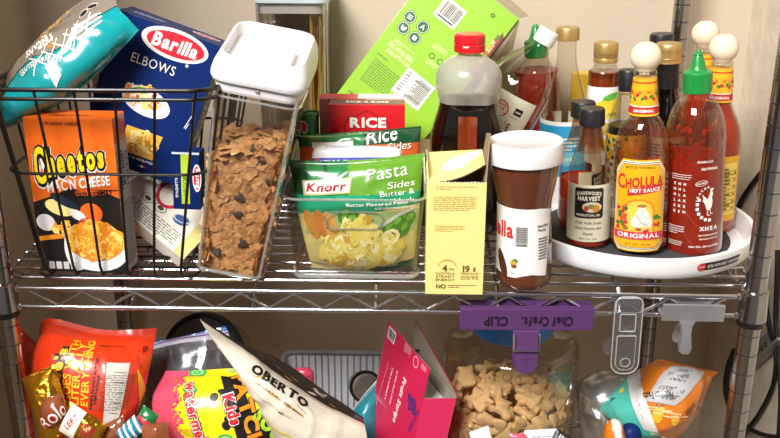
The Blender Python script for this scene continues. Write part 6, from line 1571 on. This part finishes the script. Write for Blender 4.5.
# ------------------------------------------------------------------ cables and a bracket on the right wall
XW = WX1-.006
def Q(px, py, dx=0.0): return PXP(px, py, XW-dx)
cable([P(800, 130, .30), P(782, 150, .33), P(762, 172, .36), P(746, 193, .40), P(737, 210, .44), P(733, 224, .46)], .0042, 'power_cable', 'black cable curving down behind the right end of the turntable')
cable([Q(764, 290), Q(769, 325), Q(776, 352), Q(773, 385), Q(759, 414), Q(744, 434), Q(738, 450)], .0034, 'power_cable', 'black cable running diagonally down behind the right front post')
cable([Q(778, 250), Q(777, 285), Q(776, 320), Q(779, 350), Q(781, 400), Q(778, 450)], .0040, 'power_cable', 'black cable hanging straight down at the right edge')
cable([Q(741, 418, .01), Q(746, 426, .01), Q(756, 432, .01), Q(768, 436, .01), Q(785, 438, .01)], .0036, 'power_cable', 'black cable sweeping right low beside the front post')
cable([P(735, 350, .30), P(729, 366, .30), P(726, 385, .30), P(729, 403, .30), P(738, 420, .30)], .0050, 'power_cable', 'thick black cable bowed out behind the right front post')
BT = PXP(771, 357, WX1-.001)
b = MB(); d1 = (PXP(782, 341, WX1)-PXP(760, 361, WX1)).normalized(); M_ = frame(PXP(760, 366, WX1-.0005), d1, V((0, 0, 1)))
Lb = (PXP(790, 337, WX1)-PXP(760, 366, WX1)).length
b.box((0, -.004, 0), (Lb, .0, .034), 'galv', bev=.0008); b.box((0, -.018, -.002), (Lb, -.004, .002), 'galv', bev=.0006); b.box((-.002, -.022, .004), (.006, -.004, .018), 'galv', bev=.001)
for x in (.012, .030, .048): b.lathe([(.004, .0), (.004, .0018), (.002, .002)], 'groove', 16, M_.inverted()@M_@Matrix.Translation(V((x, -.004, .018)))@Matrix.Rotation(PI/2, 4, 'X'))
b.bm.transform(M_); o = b.build('wall_bracket', None, Matrix.Translation(BT), local=False); tag(o, 'galvanised metal bracket fixed to the chipped right wall beside the cables', 'bracket')
# ------------------------------------------------------------------ light
w = bpy.data.worlds.new('room_light'); scene.world = w; w.use_nodes = True
N = w.node_tree.nodes; L = w.node_tree.links; bg = N['Background']
tc = N.new('ShaderNodeTexCoord'); sp = N.new('ShaderNodeSeparateXYZ'); rp = N.new('ShaderNodeValToRGB')
L.new(tc.outputs['Generated'], sp.inputs[0])
mp = N.new('ShaderNodeMapRange'); mp.inputs['From Min'].default_value = .2; mp.inputs['From Max'].default_value = -1
L.new(sp.outputs['Y'], mp.inputs['Value']); L.new(mp.outputs[0], rp.inputs['Fac'])
rp.color_ramp.elements[0].position = 0; rp.color_ramp.elements[0].color = (.05, .045, .04, 1)
rp.color_ramp.elements[1].position = 1; rp.color_ramp.elements[1].color = (.60, .58, .56, 1)
e = rp.color_ramp.elements.new(.72); e.color = (.10, .095, .09, 1)
e = rp.color_ramp.elements.new(.80); e.color = (.55, .53, .51, 1)
L.new(rp.outputs['Color'], bg.inputs['Color']); bg.inputs['Strength'].default_value = .36
def area(name, loc, target, sx, sy, power, col):
    l = bpy.data.lights.new(name, 'AREA'); l.shape = 'RECTANGLE'; l.size = sx; l.size_y = sy; l.energy = power; l.color = col
    o = bpy.data.objects.new(name, l); COL.objects.link(o); o.location = loc
    o.rotation_euler = (V(target)-V(loc)).to_track_quat('-Z', 'Y').to_euler(); return o
area('room_ceiling_light', (-.85, -1.75, 2.05), (.05, .2, .0), 1.15, .8, 160, (1.0, .985, .97))
vs = scene.view_settings
vs.view_transform = 'Standard'; vs.look = 'None'; vs.exposure = 0.0; vs.gamma = 1.0; vs.use_curve_mapping = False
